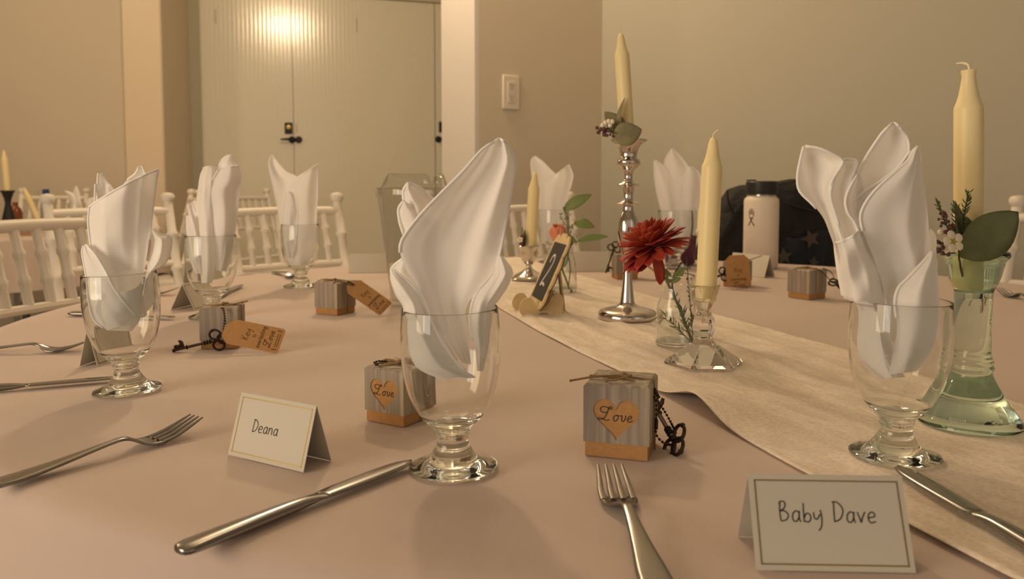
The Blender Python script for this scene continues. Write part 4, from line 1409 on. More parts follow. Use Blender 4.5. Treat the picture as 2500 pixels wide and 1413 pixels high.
for a, bb, wd, nn in (((1376, 512), (1445, 470), .025, (.2, -1, .4)), ((1402, 545), (1452, 550), .024, (.1, -1, .5)), ((1410, 588), (1486, 573), .017, (.1, -1, .6)), ((1372, 580), (1410, 588), .018, (.1, -1, .5))):
    g = MB()
    leaf(g, rl(*a, YR), rl(*bb, YR - .01), wd, nn, curl=.004, fold=.2, bend=(0, 0, -.004))
    g.build('leaf', M_LEAFGREEN, eu, solid=.0004, angle=180)
g = MB()
rq = random.Random(4)
for (x0, y0, x1, y1) in ((1386, 560, 1366, 520), (1386, 555, 1374, 505), (1387, 550, 1388, 515), (1388, 575, 1404, 540), (1386, 590, 1412, 570), (1402, 545, 1390, 560), (1410, 588, 1388, 600)):
    g.tube([rl(x0, y0, YR), rl(x1, y1, YR - .004)], .0008, 5)
    for k in range(7):
        u = .35 + .65 * k / 6
        g.ball(rl(x0 + (x1 - x0) * u, y0 + (y1 - y0) * u, YR - .003) + Vector((rq.uniform(-1, 1), rq.uniform(-1, 1), rq.uniform(-1, 1))) * .0042, .0018, 5, 4)
g.build('seed_sprays', M_LEAFOLIVE, eu)

# ================================================================== FAVOUR BOXES
def heart_outline(n=48):
    out = []
    for k in range(n):
        t = 2 * PI * k / n
        x = 16 * math.sin(t) ** 3 / 17.0
        y = (13 * math.cos(t) - 5 * math.cos(2 * t) - 2 * math.cos(3 * t) - math.cos(4 * t)) / 17.0
        out.append((x, y))
    return out
def adopt(o, root):
    """parent a part that was built in world coordinates"""
    M = Matrix.Translation(root.location) @ root.rotation_euler.to_matrix().to_4x4()
    o.parent = root
    o.matrix_parent_inverse = M.inverted()
    return o
def key_mesh():
    m = MB()
    for cx, cz in ((-.007, 0), (.002, .0085), (.002, -.0085)):
        m.tube([(cx + .0078 * math.cos(a * PI / 9), 0, cz + .0078 * math.sin(a * PI / 9)) for a in range(19)], .0017, 6, caps=False)
    m.ball((.006, 0, 0), .004, 8, 6)
    for cx, cz in ((-.015, 0), (.004, .016), (.004, -.016)):
        m.ball((cx, 0, cz), .0026, 6, 4)
    m.tube([(.006, 0, 0), (.064, 0, 0)], .0021, 8)
    for x in (.012, .016, .020, .046):
        m.tube([(x - .0012, 0, 0), (x, 0, 0), (x + .0012, 0, 0)], [.0022, .0038, .0022], 8)
    m.ball((.065, 0, 0), .0028, 8, 5)
    m.prism([(.049, 0), (.049, .010), (.0525, .0135), (.0545, .013), (.0535, .009), (.056, .006), (.060, .0075), (.063, .0065), (.063, 0)], -.0012, .0012)
    return m
KEY = key_mesh()
def place(mb, O, X, Z):
    X = Vector(X).normalized()
    Z = Vector(Z)
    Z = (Z - X * Z.dot(X)).normalized()
    Y = Z.cross(X)
    M = Matrix((X, Y, Z)).transposed()
    return MB().add([M @ Vector(v) + Vector(O) for v in mb.v], mb.f)
def gift_tag(root, O, down, right, w=.044, ln=.083):
    """kraft tag: O = hole position, down = long direction, right = text direction (world)"""
    O, D, R = Vector(O), Vector(down).normalized(), Vector(right)
    R = (R - D * R.dot(D)).normalized()
    N = D.cross(R).normalized()          # faces the reader
    N = R.cross(-D).normalized()
    c = .011
    top = -.006
    pts = [(-w / 2 + c, top), (w / 2 - c, top), (w / 2, top + c), (w / 2, top + ln - .003), (w / 2 - .003, top + ln), (-w / 2 + .003, top + ln), (-w / 2, top + ln - .003), (-w / 2, top + c)]
    n = len(pts)
    vs = [O + R * x + D * y + N * s for s in (.0003, -.0003) for x, y in pts]
    fs = [tuple(range(n)), tuple(reversed(range(n, 2 * n)))] + [(k, n + k, n + (k + 1) % n, (k + 1) % n) for k in range(n)]
    tg = adopt(MB().add(vs, fs).build('tag', M_KRAFT, None, smooth=False), root)
    m = MB()
    yy = .022
    for txt, sz, wd, scr in (('Key', .0105, .0009, 0), ('to', .0062, .0006, 0), ('everlasting', .0068, .0009, 0), ('Love', .0110, .0009, 1)):
        tl = textlen(txt, sz, bool(scr))
        o = O + D * (yy + sz) - R * (tl / 2)
        write(m, txt, sz, wd, o, R, -D, N, .0005, .15, bool(scr))
        yy += sz + .0032
    for sx in (-1, 1):
        o = O + D * (yy + .007) + R * (sx * .015)
        ribbon(m, [Vector((0, 0)), Vector((0, .007))], .0013, o, R, -D, N, .0005)
    for q in range(2):
        o = O + D * (yy + .003 + .003 * q)
        ribbon(m, [Vector((-.011, 0)), Vector((.011, 0))], .0008, o, R, -D, N, .0005)
    m.build('tag_print', M_BROWNINK, tg, smooth=False)
    return tg
SIDE = .0505
def favour_box(bl, rot, label, s=1.0, twine_axis='x', tails=((-.035, -.012, .058), (.03, .008, .056)), heart=True, at=None):
    p = at if at is not None else P(*bl)
    t = thing('favour_box', label, 'favour box', (p.x, p.y, TZ + 0.0008), rot, 'favour boxes with keys')
    a = SIDE / 2 * s
    b = a * 0.955
    zb, zt = .0115 * s, .0545 * s
    MB().box((0, 0, zb * 0.6), (2 * b, 2 * b, zb * 1.2)).build('base', M_KRAFT, t, smooth=False, bevel=0.0006)
    m = MB()
    # sleeve with the heart-shaped window
    hw = [(x * .0186 * s, .0325 * s + y * .0186 * s) for x, y in heart_outline()]
    n = len(hw)
    if heart:
        outer = []
        cx, cz = 0.0, .0325 * s
        for x, z in hw:
            dx, dz = x - cx, z - cz
            k = min(a / abs(dx) if abs(dx) > 1e-9 else 1e9, ((zt - cz) if dz > 0 else (cz - zb)) / abs(dz) if abs(dz) > 1e-9 else 1e9)
            outer.append((cx + dx * k, cz + dz * k))
        vs = [(x, -a, z) for x, z in outer] + [(x, -a, z) for x, z in hw] + [(x, -a + .0012, z) for x, z in hw]
        fs = []
        for k in range(n):
            k2 = (k + 1) % n
            fs.append((k, k2, n + k2, n + k))
            fs.append((n + k, n + k2, 2 * n + k2, 2 * n + k))
        m.add(vs, fs)
        for cxx, czz in ((-a, zb), (a, zb), (-a, zt), (a, zt)):
            near = sorted(range(n), key=lambda q: (outer[q][0] - cxx) ** 2 + (outer[q][1] - czz) ** 2)[:2]
            m.add([(cxx, -a, czz), (outer[near[0]][0], -a, outer[near[0]][1]), (outer[near[1]][0], -a, outer[near[1]][1])], [(0, 1, 2)])
    else:
        m.add([(-a, -a, zb), (a, -a, zb), (a, -a, zt), (-a, -a, zt)], [(0, 1, 2, 3)])
    e = .0022 * s
    m.add([(-a, -a, zb), (a, -a, zb), (a, a, zb), (-a, a, zb), (-a, -a, zt), (a, -a, zt), (a, a, zt), (-a, a, zt),
           (-a + e, -a + e, zt + e), (a - e, -a + e, zt + e), (a - e, a - e, zt + e), (-a + e, a - e, zt + e)],
          [(1, 2, 6, 5), (2, 3, 7, 6), (3, 0, 4, 7), (4, 5, 9, 8), (5, 6, 10, 9), (6, 7, 11, 10), (7, 4, 8, 11), (8, 9, 10, 11), (0, 3, 2, 1)])
    m.build('sleeve', M_SLEEVE, t, smooth=False)
    if heart:
        hp = MB().add([(x * 1.02, -a + .0009, z) for x, z in hw], [tuple(range(n))]).build('heart_window', M_KRAFT, t, smooth=False)
        w = MB()
        sz = .0108 * s
        tl = textlen('Love', sz, True)
        write(w, 'Love', sz, .00058 * s, Vector((-tl / 2 - .0004, -a + .0006, .0290 * s)), Vector((1, 0, 0)), Vector((0, 0, 1)), Vector((0, -1, 0)), .0002, .05, True)
        w.build('lettering', M_INK, hp, smooth=False)
    # twine: round the box, knot and bow
    tw = MB()
    q = a + .0009
    zz = zt + e + .001
    loop = [(-q, .004, .001), (-q, .003, zt * .6), (-q + .001, .002, zz - .001), (-.01, -.004, zz + .0006), (.008, -.002, zz + .0006), (q - .001, .0, zz - .001), (q, .002, zt * .5), (q, .003, .001)]
    if twine_axis == 'y':
        loop = [(y, x, z) for x, y, z in loop]
    tw.tube(loop, .0010, 6)
    tw.tube(cat([(0, -.004, zz + .001), (-.012, -.016, zz + .001), (-.004, -.022, zz + .002), (.010, -.010, zz + .004), (.004, -.002, zz + .003)], 16), .0010, 6)
    tw.ball((.002, -.003, zz + .002), .0030, 8, 6)
    for tl in tails:
        tw.tube(cat([(.001, -.003, zz + .002), (tl[0] * .5, tl[1] * .5 - .004, zz + .0014), (tl[0], tl[1], tl[2])], 9), .0010, 6)
        tw.ball(tl, .0014, 6, 4)
    tw.build('twine', M_TWINE, t, angle=70)
    return t
def add_key(root, O, X, Z):
    return adopt(place(KEY, O, X, Z).build('key', M_BRONZE, None, angle=50), root)
def add_chain(root, paths, r=.0013, gap=.0037, clasp=()):
    m = MB()
    for pth in paths:
        pts = cat(pth, 160)
        acc = 1e9
        for i in range(1, len(pts)):
            acc += (pts[i] - pts[i - 1]).length
            if acc >= gap:
                m.ball(pts[i], r, 7, 5)
                acc = 0
        m.tube(pts[::8] + [pts[-1]], r * .3, 4)
    for a, b in clasp:
        m.tube([a, b], r * 1.25, 7)
    return adopt(m.build('ball_chain', M_BRONZE, None), root)

# (a) front box, right of the centre goblet
A0, A1 = P(1429, 1111), P(1583, 1126)
dv = (A1 - A0)
ra = math.atan2(dv.y, dv.x)
ctr = (A0 + A1) / 2 + Vector((-math.sin(ra), math.cos(ra), 0)) * (SIDE / 2)
bx = favour_box(None, ra, 'weathered wood-print favour box with a heart reading Love, right of the centre goblet', s=dv.length / .0485, tails=((-.044, -.016, .064), (.020, -.012, .0585)), at=ctr)
Ya = ctr.y
kc = P(1640, 1075) + Vector((0, 0, .004))
add_chain(bx, [[Q(1582, 957, Ya - .006), Q(1600, 972, Ya - .012), Q(1603, 1000, Ya - .014), Q(1602, 1030, Ya - .016), Q(1603, 1062, Ya - .018), Q(1622, 1082, Ya - .016), P(1640, 1086, TZ + .004)],
               [Q(1603, 975, Ya - .010), Q(1622, 1003, Ya - .006), Q(1640, 1035, Ya), P(1650, 1058, TZ + .008)]],
          clasp=((Q(1597, 948, Ya - .01), Q(1609, 972, Ya - .012)), (Q(1603, 1024, Ya - .016), Q(1602, 1048, Ya - .017))))
add_key(bx, P(1648, 1078, TZ + .010), (-.16, .95, .30), (.5, -.1, 1))
# (b) box behind the centre goblet
B0, B1 = P(893, 1028), P(994, 1043)
dv = B1 - B0
rb = math.atan2(dv.y, dv.x) - .10
ctr = B0 + (Matrix.Rotation(rb, 3, 'Z') @ Vector((.0245, .0250, 0)))
bx = favour_box(None, rb, 'weathered wood-print favour box with a heart reading Love, partly behind the centre goblet', tails=((-.038, -.004, .030), (-.036, .006, .040)), at=ctr)
Yb = ctr.y
add_chain(bx, [[Q(914, 885, Yb), Q(925, 881, Yb - .004), Q(945, 883, Yb + .004), Q(965, 880, Yb + .01)]], clasp=((Q(916, 889, Yb - .012), Q(936, 887, Yb - .012)),))
# (c) box with the key lying in front
C0, C1 = P(491, 853), P(580, 851)
dv = C1 - C0
rc = math.atan2(dv.y, dv.x)
ctr = (C0 + C1) / 2 + Vector((-math.sin(rc), math.cos(rc), 0)) * .0245
bx = favour_box(None, rc, 'grey plank-print favour box with a bronze key and tag lying in front of it', s=dv.length / .0485, heart=False, tails=((.030, -.006, .066), (.036, .0, .066)), at=ctr)
Yc = C0.y
add_key(bx, Q(533, 829, Yc - .014), (-.94, -.06, -.22), (.1, -.25, 1))
gift_tag(bx, Q(556, 807, Yc - .016), (.97, -.02, -.19), (.22, .62, .74), .040, .086)
add_chain(bx, [[Q(541, 752, Yc - .003), Q(547, 756, Yc - .006), Q(551, 790, Yc - .008), Q(556, 815, Yc - .012)], [Q(544, 752, Yc - .003), Q(548, 775, Yc - .008), Q(545, 812, Yc - .012)]])
# (d) box with the long tag sloping down
D1 = P(823, 771)
rd = math.radians(28)
ctr = D1 + (Matrix.Rotation(rd - PI / 2 + .35, 3, 'Z') @ Vector((-.0, .0, 0))) 
rd = math.radians(-28)
ctr = D1 + Matrix.Rotation(rd, 3, 'Z') @ Vector((-.0245, .0245, 0))
bx = favour_box(None, rd, 'grey plank-print favour box left of the centre goblet with a long tag sloping off it', s=1.06, heart=False, tails=((-.046, -.01, .052), (.022, .01, .059)), at=ctr)
Yd = D1.y
gift_tag(bx, Q(860, 696, Yd + .012), (.82, -.14, -.55), (.70, .65, .22), .042, .084)
add_chain(bx, [[Q(815, 690, Yd), Q(825, 687, Yd), Q(840, 690, Yd + .004), Q(862, 698, Yd + .008)]], clasp=((Q(848, 686, Yd), Q(866, 696, Yd + .002)),))
# (e) far box behind the tall candlestick
E0 = P(1499, 682)
ctr = E0 + Vector((.030, .026, 0))
bx = favour_box(None, math.radians(8), 'grey plank-print favour box behind the tall silver candlestick with a key on its left', s=1.12, heart=False, tails=((.03, .0, .062), (-.02, .0, .062)), at=ctr)
add_key(bx, Q(1500, 604, E0.y - .01), (-.32, -.1, -.92), (1, -.2, 0))
gift_tag(bx, Q(1560, 632, E0.y - .004), (.76, -.08, -.60), (.1, .98, .1), .040, .070)
# (f) far box right of the crystal candle with its tag facing the front
F0 = P(1815, 702)
rf = math.radians(-32)
ctr = F0 + Vector((-.006, .030, 0))
bx = favour_box(None, rf, 'favour box right of the crystal candle hidden behind its upright printed tag', s=1.06, heart=False, tails=((.05, .02, .072), (-.01, .0, .062)), at=ctr)
gift_tag(bx, Q(1799, 629, F0.y - .022), (.06, -.16, -1), (1, 0.05, 0.02), .056, .072)
add_key(bx, Q(1768, 668, F0.y - .006), (-.92, -.15, -.35), (.1, 0, 1))
# (g) far box beside the right goblet
G0 = P(1967, 733)
rg = math.radians(30)
rg = math.radians(25)
ctr = G0 + Matrix.Rotation(math.radians(-25) + 0.0, 3, 'Z') @ Vector((.012, .034, 0))
bx = favour_box(None, math.radians(-58), 'grey plank-print favour box left of the right-hand goblet with a key hanging behind', s=1.10, heart=False, tails=((-.01, -.03, .061), (.02, .01, .061)), at=G0 + Vector((.014, .034, 0)))
add_chain(bx, [[Q(1992, 655, G0.y - .004), Q(2012, 668, G0.y + .01), Q(2032, 690, G0.y + .02)], [Q(2010, 655, G0.y), Q(2030, 665, G0.y + .02), Q(2040, 690, G0.y + .02)]])
add_key(bx, Q(2040, 690, G0.y + .02), (.12, -.75, -.36), (1, 0, 0))

# ================================================================== PLACE CARDS
def place_card(bl, br, back, label, text=None, size=.012, tx=(.22, .42), hgt=.052, border=True):
    """tent card; bl, br = bottom corners of the front panel on the table (world), back = spread to the rear foot"""
    bl, br = Vector(bl), Vector(br)
    X = (br - bl).normalized()
    n = Vector((-X.y, X.x, 0))            # to the rear
    W = (br - bl).length
    c = (bl + br) / 2 + n * back / 2
    t = thing('place_card', label, 'place card', (c.x, c.y, TZ), group='folded place cards')
    base = c.copy()
    e = .0007
    f0, f1 = bl - base + Vector((0, 0, e)), br - base + Vector((0, 0, e))
    r0, r1 = f0 + n * back * .5 + Vector((0, 0, hgt)), f1 + n * back * .5 + Vector((0, 0, hgt))
    b0, b1 = f0 + n * back, f1 + n * back
    fp = MB().grid([[f0, f1], [r0, r1]]).build('front_panel', M_CARD, t, smooth=False, solid=.0005)
    MB().grid([[r0, r1], [b0, b1]]).build('rear_panel', M_CARD, t, smooth=False, solid=.0005)
    Yv = (r0 - f0)
    H = Yv.length
    Yv = Yv / H
    N = X.cross(Yv)
    if N.dot(n) > 0:
        N = -N
    if border:
        m = MB()
        ins = .0038
        wd = .0009
        cs = [Vector((ins, ins)), Vector((W - ins, ins)), Vector((W - ins, H - ins)), Vector((ins, H - ins))]
        for k in range(4):
            a, b = cs[k], cs[(k + 1) % 4]
            d = (b - a).normalized() * wd / 2
            ribbon(m, [a - d, b + d], wd, f0, X, Yv, N, .0005)
        m.build('border', M_GOLD, fp, smooth=False)
    if text:
        m = MB()
        write(m, text, size, .00075, f0 + X * (W * tx[0]) + Yv * (H * tx[1]), X, Yv, N, .0005, .06, False, .03)
        m.build('handwriting', M_INK, fp, smooth=False)
    return t
place_card(P(557, 1111), P(741, 1155), .034, 'cream place card with a gold border reading Deana, left of the centre goblet', 'Deana', .0108, (.25, .43), .053)
place_card(P(1846, 1394), P(2236, 1401), .050, 'cream place card with a dark border reading Baby Dave in the right foreground', 'Baby Dave', .0122, (.17, .50), .053)
place_card(P(262, 868), P(232, 898) , -.020 * -1, 'cream place card seen edge-on behind the foot of the leftmost goblet', None, hgt=.050) if False else None
def card_axis(p, ax, spread, label, W=.09, hgt=.050):
    """card whose near end is at table point p and whose ridge runs along ax"""
    ax = Vector((ax[0], ax[1], 0)).normalized()
    n = Vector((-ax.y, ax.x, 0))
    # front panel is on the -n side
    bl = Vector(p) - n * spread / 2
    return place_card(bl, bl + ax * W, spread, label, None, hgt=hgt)
card_axis(P(216, 896), (0.15, 1), .026, 'cream place card seen end-on behind the foot of the leftmost goblet', W=.085, hgt=.052)
card_axis(P(446, 758), (0.25, 1), .052, 'cream place card standing end-on in front of the second goblet from the left', W=.08, hgt=.050)
p0 = P(851, 667)
place_card(p0, p0 + Vector((.102, .010, 0)), .045, 'cream place card turned away left of the water pitcher', None, hgt=.050, border=False)
p0 = P(1392, 664)
place_card(p0, p0 + Vector((.109, .004, 0)), .045, 'cream place card behind the rear bud vase', None, hgt=.054, border=False)
p0 = P(1776, 668)
p1 = P(1866, 679)
place_card(p0, p1, .040, 'cream place card in front of the white drinking bottle', None, hgt=.056, border=False)

# ================================================================== CUTLERY
def make_fork():
    t = thing('dinner_fork', 'x', 'fork')
    xs = [(0, .004, .0028), (.004, .0085, .0030), (.012, .0105, .0034), (.03, .0098, .0042), (.055, .0072, .0062), (.08, .0050, .0088), (.100, .0038, .0110), (.112, .0036, .0118), (.120, .0042, .0108), (.126, .0072, .0078), (.132, .0112, .0046), (.138, .0134, .0031), (.146, .0140, .0028), (.150, .0140, .0033)]
    c = cat([Vector(v) for v in xs], 40)
    rows = []
    for p in c:
        row = []
        for s in (-1, -.7, -.3, 0, .3, .7, 1):
            row.append(Vector((p.x, s * p.y, p.z + .0011 * (1 - s * s) * (1 if p.x < .115 else -1.0))))
        rows.append(row)
    MB().grid(rows).build('handle', M_STEEL, t, solid=.0022, offset=0, angle=60)
    for k in range(4):
        y = (-1.5 + k) * .0077
        pts = cat([Vector((.146, y, .0028)), Vector((.160, y * 1.0, .0050)), Vector((.175, y * .92, .0096)), Vector((.190, y * .84, .0150))], 9)
        MB().tube(pts, [.0028, .0028, .0027, .0026, .0024, .0022, .0019, .0016, .0011], 8, flat=.55).build('tine', M_STEEL, t)
    return t
def make_knife():
    t = thing('dinner_knife', 'x', 'knife')
    m = MB()
    xs = [(0, .0045, .0018), (.002, .0078, .0030), (.006, .0093, .0036), (.014, .0094, .0040), (.03, .0088, .0042), (.06, .0076, .0044), (.09, .0064, .0042), (.105, .0056, .0034), (.115, .0060, .0020), (.120, .0070, .0012)]
    c = cat([Vector(v) for v in xs], 34)
    rows = []
    for p in c:
        rows.append([Vector((p.x, p.y * math.copysign(abs(math.cos(a)) ** .75, math.cos(a)), .0045 + p.z * math.copysign(abs(math.sin(a)) ** .9, math.sin(a)))) for a in [2 * PI * k / 14 for k in range(14)]])
    m.grid(rows, wrap=True)
    m.f.append(tuple(range(14)))
    m.build('handle', M_STEEL, t, angle=50)
    up = [(.118, .0070), (.130, .0086), (.160, .0094), (.185, .0092), (.200, .0082), (.210, .0060), (.2155, .0020), (.216, -.0010)]
    lo = [(.216, -.0010), (.214, -.0042), (.205, -.0068), (.180, -.0078), (.150, -.0076), (.130, -.0070), (.118, -.0066)]
    U = cat([(x, y, 0) for x, y in up], 16)
    Lo = cat([(x, y, 0) for x, y in reversed(lo)], 16)
    rows = [[Vector((a.x * (1 - s) + b.x * s, a.y * (1 - s) + b.y * s, .0044 + .0010 * math.sin(PI * s))) for s in (0, .25, .5, .75, 1)] for a, b in zip(U, Lo)]
    MB().grid(rows).build('blade', M_STEEL, t, solid=.0013, offset=0, angle=40)
    return t
fork0, knife0 = make_fork(), make_knife()
def lay(proto, first, a, b, label, group, L):
    """lay from handle end a to tip b (table points); the real length L is kept, measured back from the tip"""
    o = proto if first else copy_tree(proto)
    a, b = Vector(a), Vector(b)
    d = (b - a).normalized()
    s = b - d * L
    o.location = (s.x, s.y, TZ + .0012)
    o.rotation_euler = (0, 0, math.atan2(d.y, d.x))
    o['label'] = label
    o['group'] = group
    return o
def tip(px, py, h):
    return P(px, py, TZ + h)
GF, GK = 'steel forks on the foreground table', 'steel knives on the foreground table'
def flat(v):
    v = Vector(v)
    v.z = TZ
    return v
lay(fork0, True, P(0, 1192), flat(tip(484, 1014, .016)), 'steel fork with raised tines left of the Deana card', GF, .192)
lay(fork0, False, P(1590, 1413), flat(tip(1487, 1131, .016)), 'steel fork pointing at the front Love box, left of the Baby Dave card', GF, .192)
lay(fork0, False, P(0, 863), P(222, 858), 'steel fork at the left edge reaching the end-on place card', GF, .192)
lay(fork0, False, P(300, 722), P(436, 721), 'steel fork left of the end-on card by the second goblet', GF, .192)
lay(fork0, False, P(668, 666), P(724, 684), 'steel fork in front of the third goblet from the left', GF, .192)
lay(fork0, False, P(2530, 742), flat(tip(2440, 706, .012)), 'steel fork at the right edge beyond the green candlestick', GF, .192)
lay(knife0, True, P(432, 1366), P(1003, 1141), 'steel knife pointing at the foot of the centre goblet', GK, .216)
k = lay(knife0, False, P(2500, 1352), P(2190, 1166), 'steel knife lying on the runner behind the Baby Dave card', GK, .216)
k.location.z += .004
lay(knife0, False, P(0, 957), P(288, 932), 'steel knife lying behind the foot of the leftmost goblet', GK, .216)
lay(knife0, False, P(160, 771), P(428, 781), 'steel knife crossing behind the bowl of the leftmost goblet', GK, .216)
lay(knife0, False, P(535, 728), P(590, 701), 'steel knife tip right of the second goblet from the left', GK, .216)

# ================================================================== TABLE NUMBER
p = P(1292, 768)
sg = thing('table_number', 'small wooden framed chalkboard showing the number 2 on a stand', 'sign', (p.x + .012, p.y + .01, TZ + .003), math.radians(-79))
W, H = .094, .132
LEAN = math.radians(24)
Rl = Matrix.Rotation(-LEAN, 3, 'X')
def scallop(w, h, amp, n):
    out = []
    per = [(-w / 2, -h / 2, w / 2, -h / 2), (w / 2, -h / 2, w / 2, h / 2), (w / 2, h / 2, -w / 2, h / 2), (-w / 2, h / 2, -w / 2, -h / 2)]
    for x0, y0, x1, y1 in per:
        nx, ny = (y1 - y0), -(x1 - x0)
        l = math.hypot(nx, ny)
        for k in range(n):
            u = k / n
            am = amp * (abs(math.sin(PI * u * 4)) ** .7) + amp * .9 * math.exp(-((u - .5) / .16) ** 2)
            out.append((x0 + (x1 - x0) * u + nx / l * am, y0 + (y1 - y0) * u + ny / l * am))
    return out
off = Vector((0, 0, .016))
cz = H / 2
def sg_pt(v):
    return Rl @ (Vector(v) + Vector((0, 0, cz))) + off
fr = MB().prism(scallop(W, H, .007, 20), -.0018, .0018)
MB().add([sg_pt(v) for v in fr.v], fr.f).build('frame', M_PLY, sg, smooth=False)
ed = MB().prism(scallop(W + .0010, H + .0010, .0072, 20), .0019, .0036)
MB().add([sg_pt(v) for v in ed.v], ed.f).build('frame_edge', M_BURNT, sg, smooth=False)
pn = MB().box((0, -.0022, 0), (W - .010, .0012, H - .020))
cpn = MB().add([sg_pt(v) for v in pn.v], pn.f).build('chalk_panel', M_CHALK, sg, smooth=False)
tx = MB()
write(tx, '2', .062, .0050, sg_pt((-.018, -.0029, -.030)), Rl @ Vector((1, 0, 0)), Rl @ Vector((0, 0, 1)), Rl @ Vector((0, -1, 0)), .0002)
tx.build('number', M_CHALKLINE, cpn, smooth=False)
for x in (-.033, .033):
    sc_ = []
    for a in range(0, 19):
        th = math.radians(200 - a * 14.5)
        sc_.append((-.012 + .020 * math.cos(th), .0165 + .018 * math.sin(th)))
    ft = [(q.x, q.y) for q in cat([(-.036, .004, 0), (-.038, .016, 0), (-.030, .030, 0), (-.016, .032, 0), (-.008, .022, 0), (.002, .014, 0), (.014, .018, 0), (.022, .032, 0), (.034, .040, 0), (.044, .030, 0), (.044, .010, 0), (.042, -.001, 0)], 34)]
    ft += [(.018, -.001), (.014, .004), (.002, .005), (-.010, -.001), (-.030, -.001)]
    m = MB()
    n = len(ft)
    m.add([(x - .0017, y, z) for y, z in ft] + [(x + .0017, y, z) for y, z in ft], [tuple(range(n)), tuple(reversed(range(n, 2 * n)))] + [(k, n + k, n + (k + 1) % n, (k + 1) % n) for k in range(n)])
    m.build('foot', M_PLY, sg, smooth=False)
m = MB()
m.box((0, .050, .036), (.016, .0035, .078), Matrix.Rotation(.12, 3, 'X'))
m.build('rear_strut', M_PLY, sg, smooth=False)

# ================================================================== PITCHER, BOTTLE, CUP, BAG
p = P(1012, 745)
pt = thing('water_pitcher', 'clear tapered water pitcher behind the tall central napkin', 'pitcher', (p.x, p.y, TZ + .001))
MB().lathe([(0, 0), (.046, 0), (.049, .003), (.0500, .012), (.0475, .016), (.0480, .022), (.0705, .214), (.0735, .217), (.0742, .221), (.0735, .226), (.0742, .231), (.0725, .234),
            (.0700, .232), (.0680, .214), (.0460, .024), (.0450, .010), (0, .009)], 48).build('body', M_PITCH, pt, angle=50)
rows = [[], []]
for k in range(61):
    th = PI * k / 60
    x = math.cos(th)
    q = (1 - x) / 2            # 0 right .. 1 left
    h = .030 * min(1, (1 - abs(x) ** 5) * 1.6)
    h *= 1 - .72 * math.exp(-((x - .46) / .09) ** 2)
    rows[0].append(Vector((.069 * x, .069 * math.sin(th), .231)))
    rows[1].append(Vector((.066 * x, .066 * math.sin(th), .231 + max(.001, h))))
MB().grid(rows).build('pouring_lip', M_PITCH, pt, solid=.0022)
MB().tube([r for r in rows[1]], .0016, 6).build('lip_edge', M_PITCH, pt)
MB().tube(cat([(.012, .071, .205), (.020, .105, .200), (.022, .116, .150), (.018, .100, .085), (.010, .056, .060)], 16), .008, 8).build('handle', M_PITCH, pt)

p = P(1856, 654)
bt = thing('drinking_bottle', 'white metal drinking bottle with a black lid in front of the dark bag', 'bottle', (p.x, p.y, TZ + .001))
rb_ = .0485
zt = Q(1856, 482, p.y).z - TZ
bb_ = MB().lathe([(0, 0), (rb_ - .004, 0), (rb_, .004), (rb_, zt - .012), (rb_ - .002, zt - .004), (rb_ - .007, zt), (rb_ - .009, zt + .004), (0, zt + .004)], 40).build('body', M_BOTTLE, bt, angle=50)
MB().lathe([(0, zt + .004), (rb_ - .0095, zt + .004), (rb_ - .0095, zt + .0085), (0, zt + .0085)], 36).build('collar', M_STEEL, bt)
MB().lathe([(0, zt + .008), (rb_ - .005, zt + .008), (rb_ - .004, zt + .011), (rb_ - .0045, zt + .042), (rb_ - .008, zt + .046), (0, zt + .046)], 40).build('lid', M_LID, bt, angle=40)
MB().box((-.030, 0, zt + .047), (.020, .030, .006)).build('lid_tab', M_LID, bt, bevel=.002)
# emblem: an open hand above crossed legs, wrapped on the cylinder
em = MB()
def emblem(pts, wd):
    rows = [[], []]
    P2 = [Vector(q) for q in pts]
    n = len(P2)
    for i, q in enumerate(P2):
        t = (P2[min(i + 1, n - 1)] - P2[max(i - 1, 0)]).normalized()
        nn = Vector((-t.y, t.x)) * wd / 2
        for r, s in ((0, 1), (1, -1)):
            v = q + nn * s
            a = -PI / 2 + v.x / rb_
            rows[r].append(Vector(((rb_ + .0003) * math.cos(a), (rb_ + .0003) * math.sin(a), v.y)))
    em.grid(rows)
ex, ez = -.043, zt - .050
for dx, h0, h1 in ((-.0085, .0, .012), (-.0045, .002, .017), (0, .003, .019), (.0045, .002, .017), (.009, -.001, .011)):
    emblem([(ex + dx * .72, ez + h0), (ex + dx, ez + h1)], .0021)
emblem([(ex - .008, ez + .003), (ex - .006, ez - .005), (ex, ez - .009), (ex + .006, ez - .005), (ex + .008, ez + .003)], .0018)
emblem([(ex + .005, ez - .006), (ex - .002, ez - .018), (ex - .009, ez - .030)], .0034)
emblem([(ex - .005, ez - .006), (ex + .002, ez - .018), (ex + .010, ez - .030)], .0034)
em.build('emblem', M_PURPLEBUD, bb_, smooth=False)

p = P(1660, 646)
cu = thing('purple_cup', 'purple cup behind the goblet with the single-point napkin', 'cup', (p.x, p.y, TZ + .0045))
MB().lathe([(0, 0), (.042, 0), (.044, .003), (.047, .078), (.0475, .080), (.0455, .080), (.0425, .006), (0, .005)], 36).build('body', M_PURPLE, cu)
MB().lathe([(.0473, .076), (.0490, .078), (.0490, .082), (.0470, .083), (.0455, .080)], 36, closed=True).build('rim', M_PURPLE, cu)

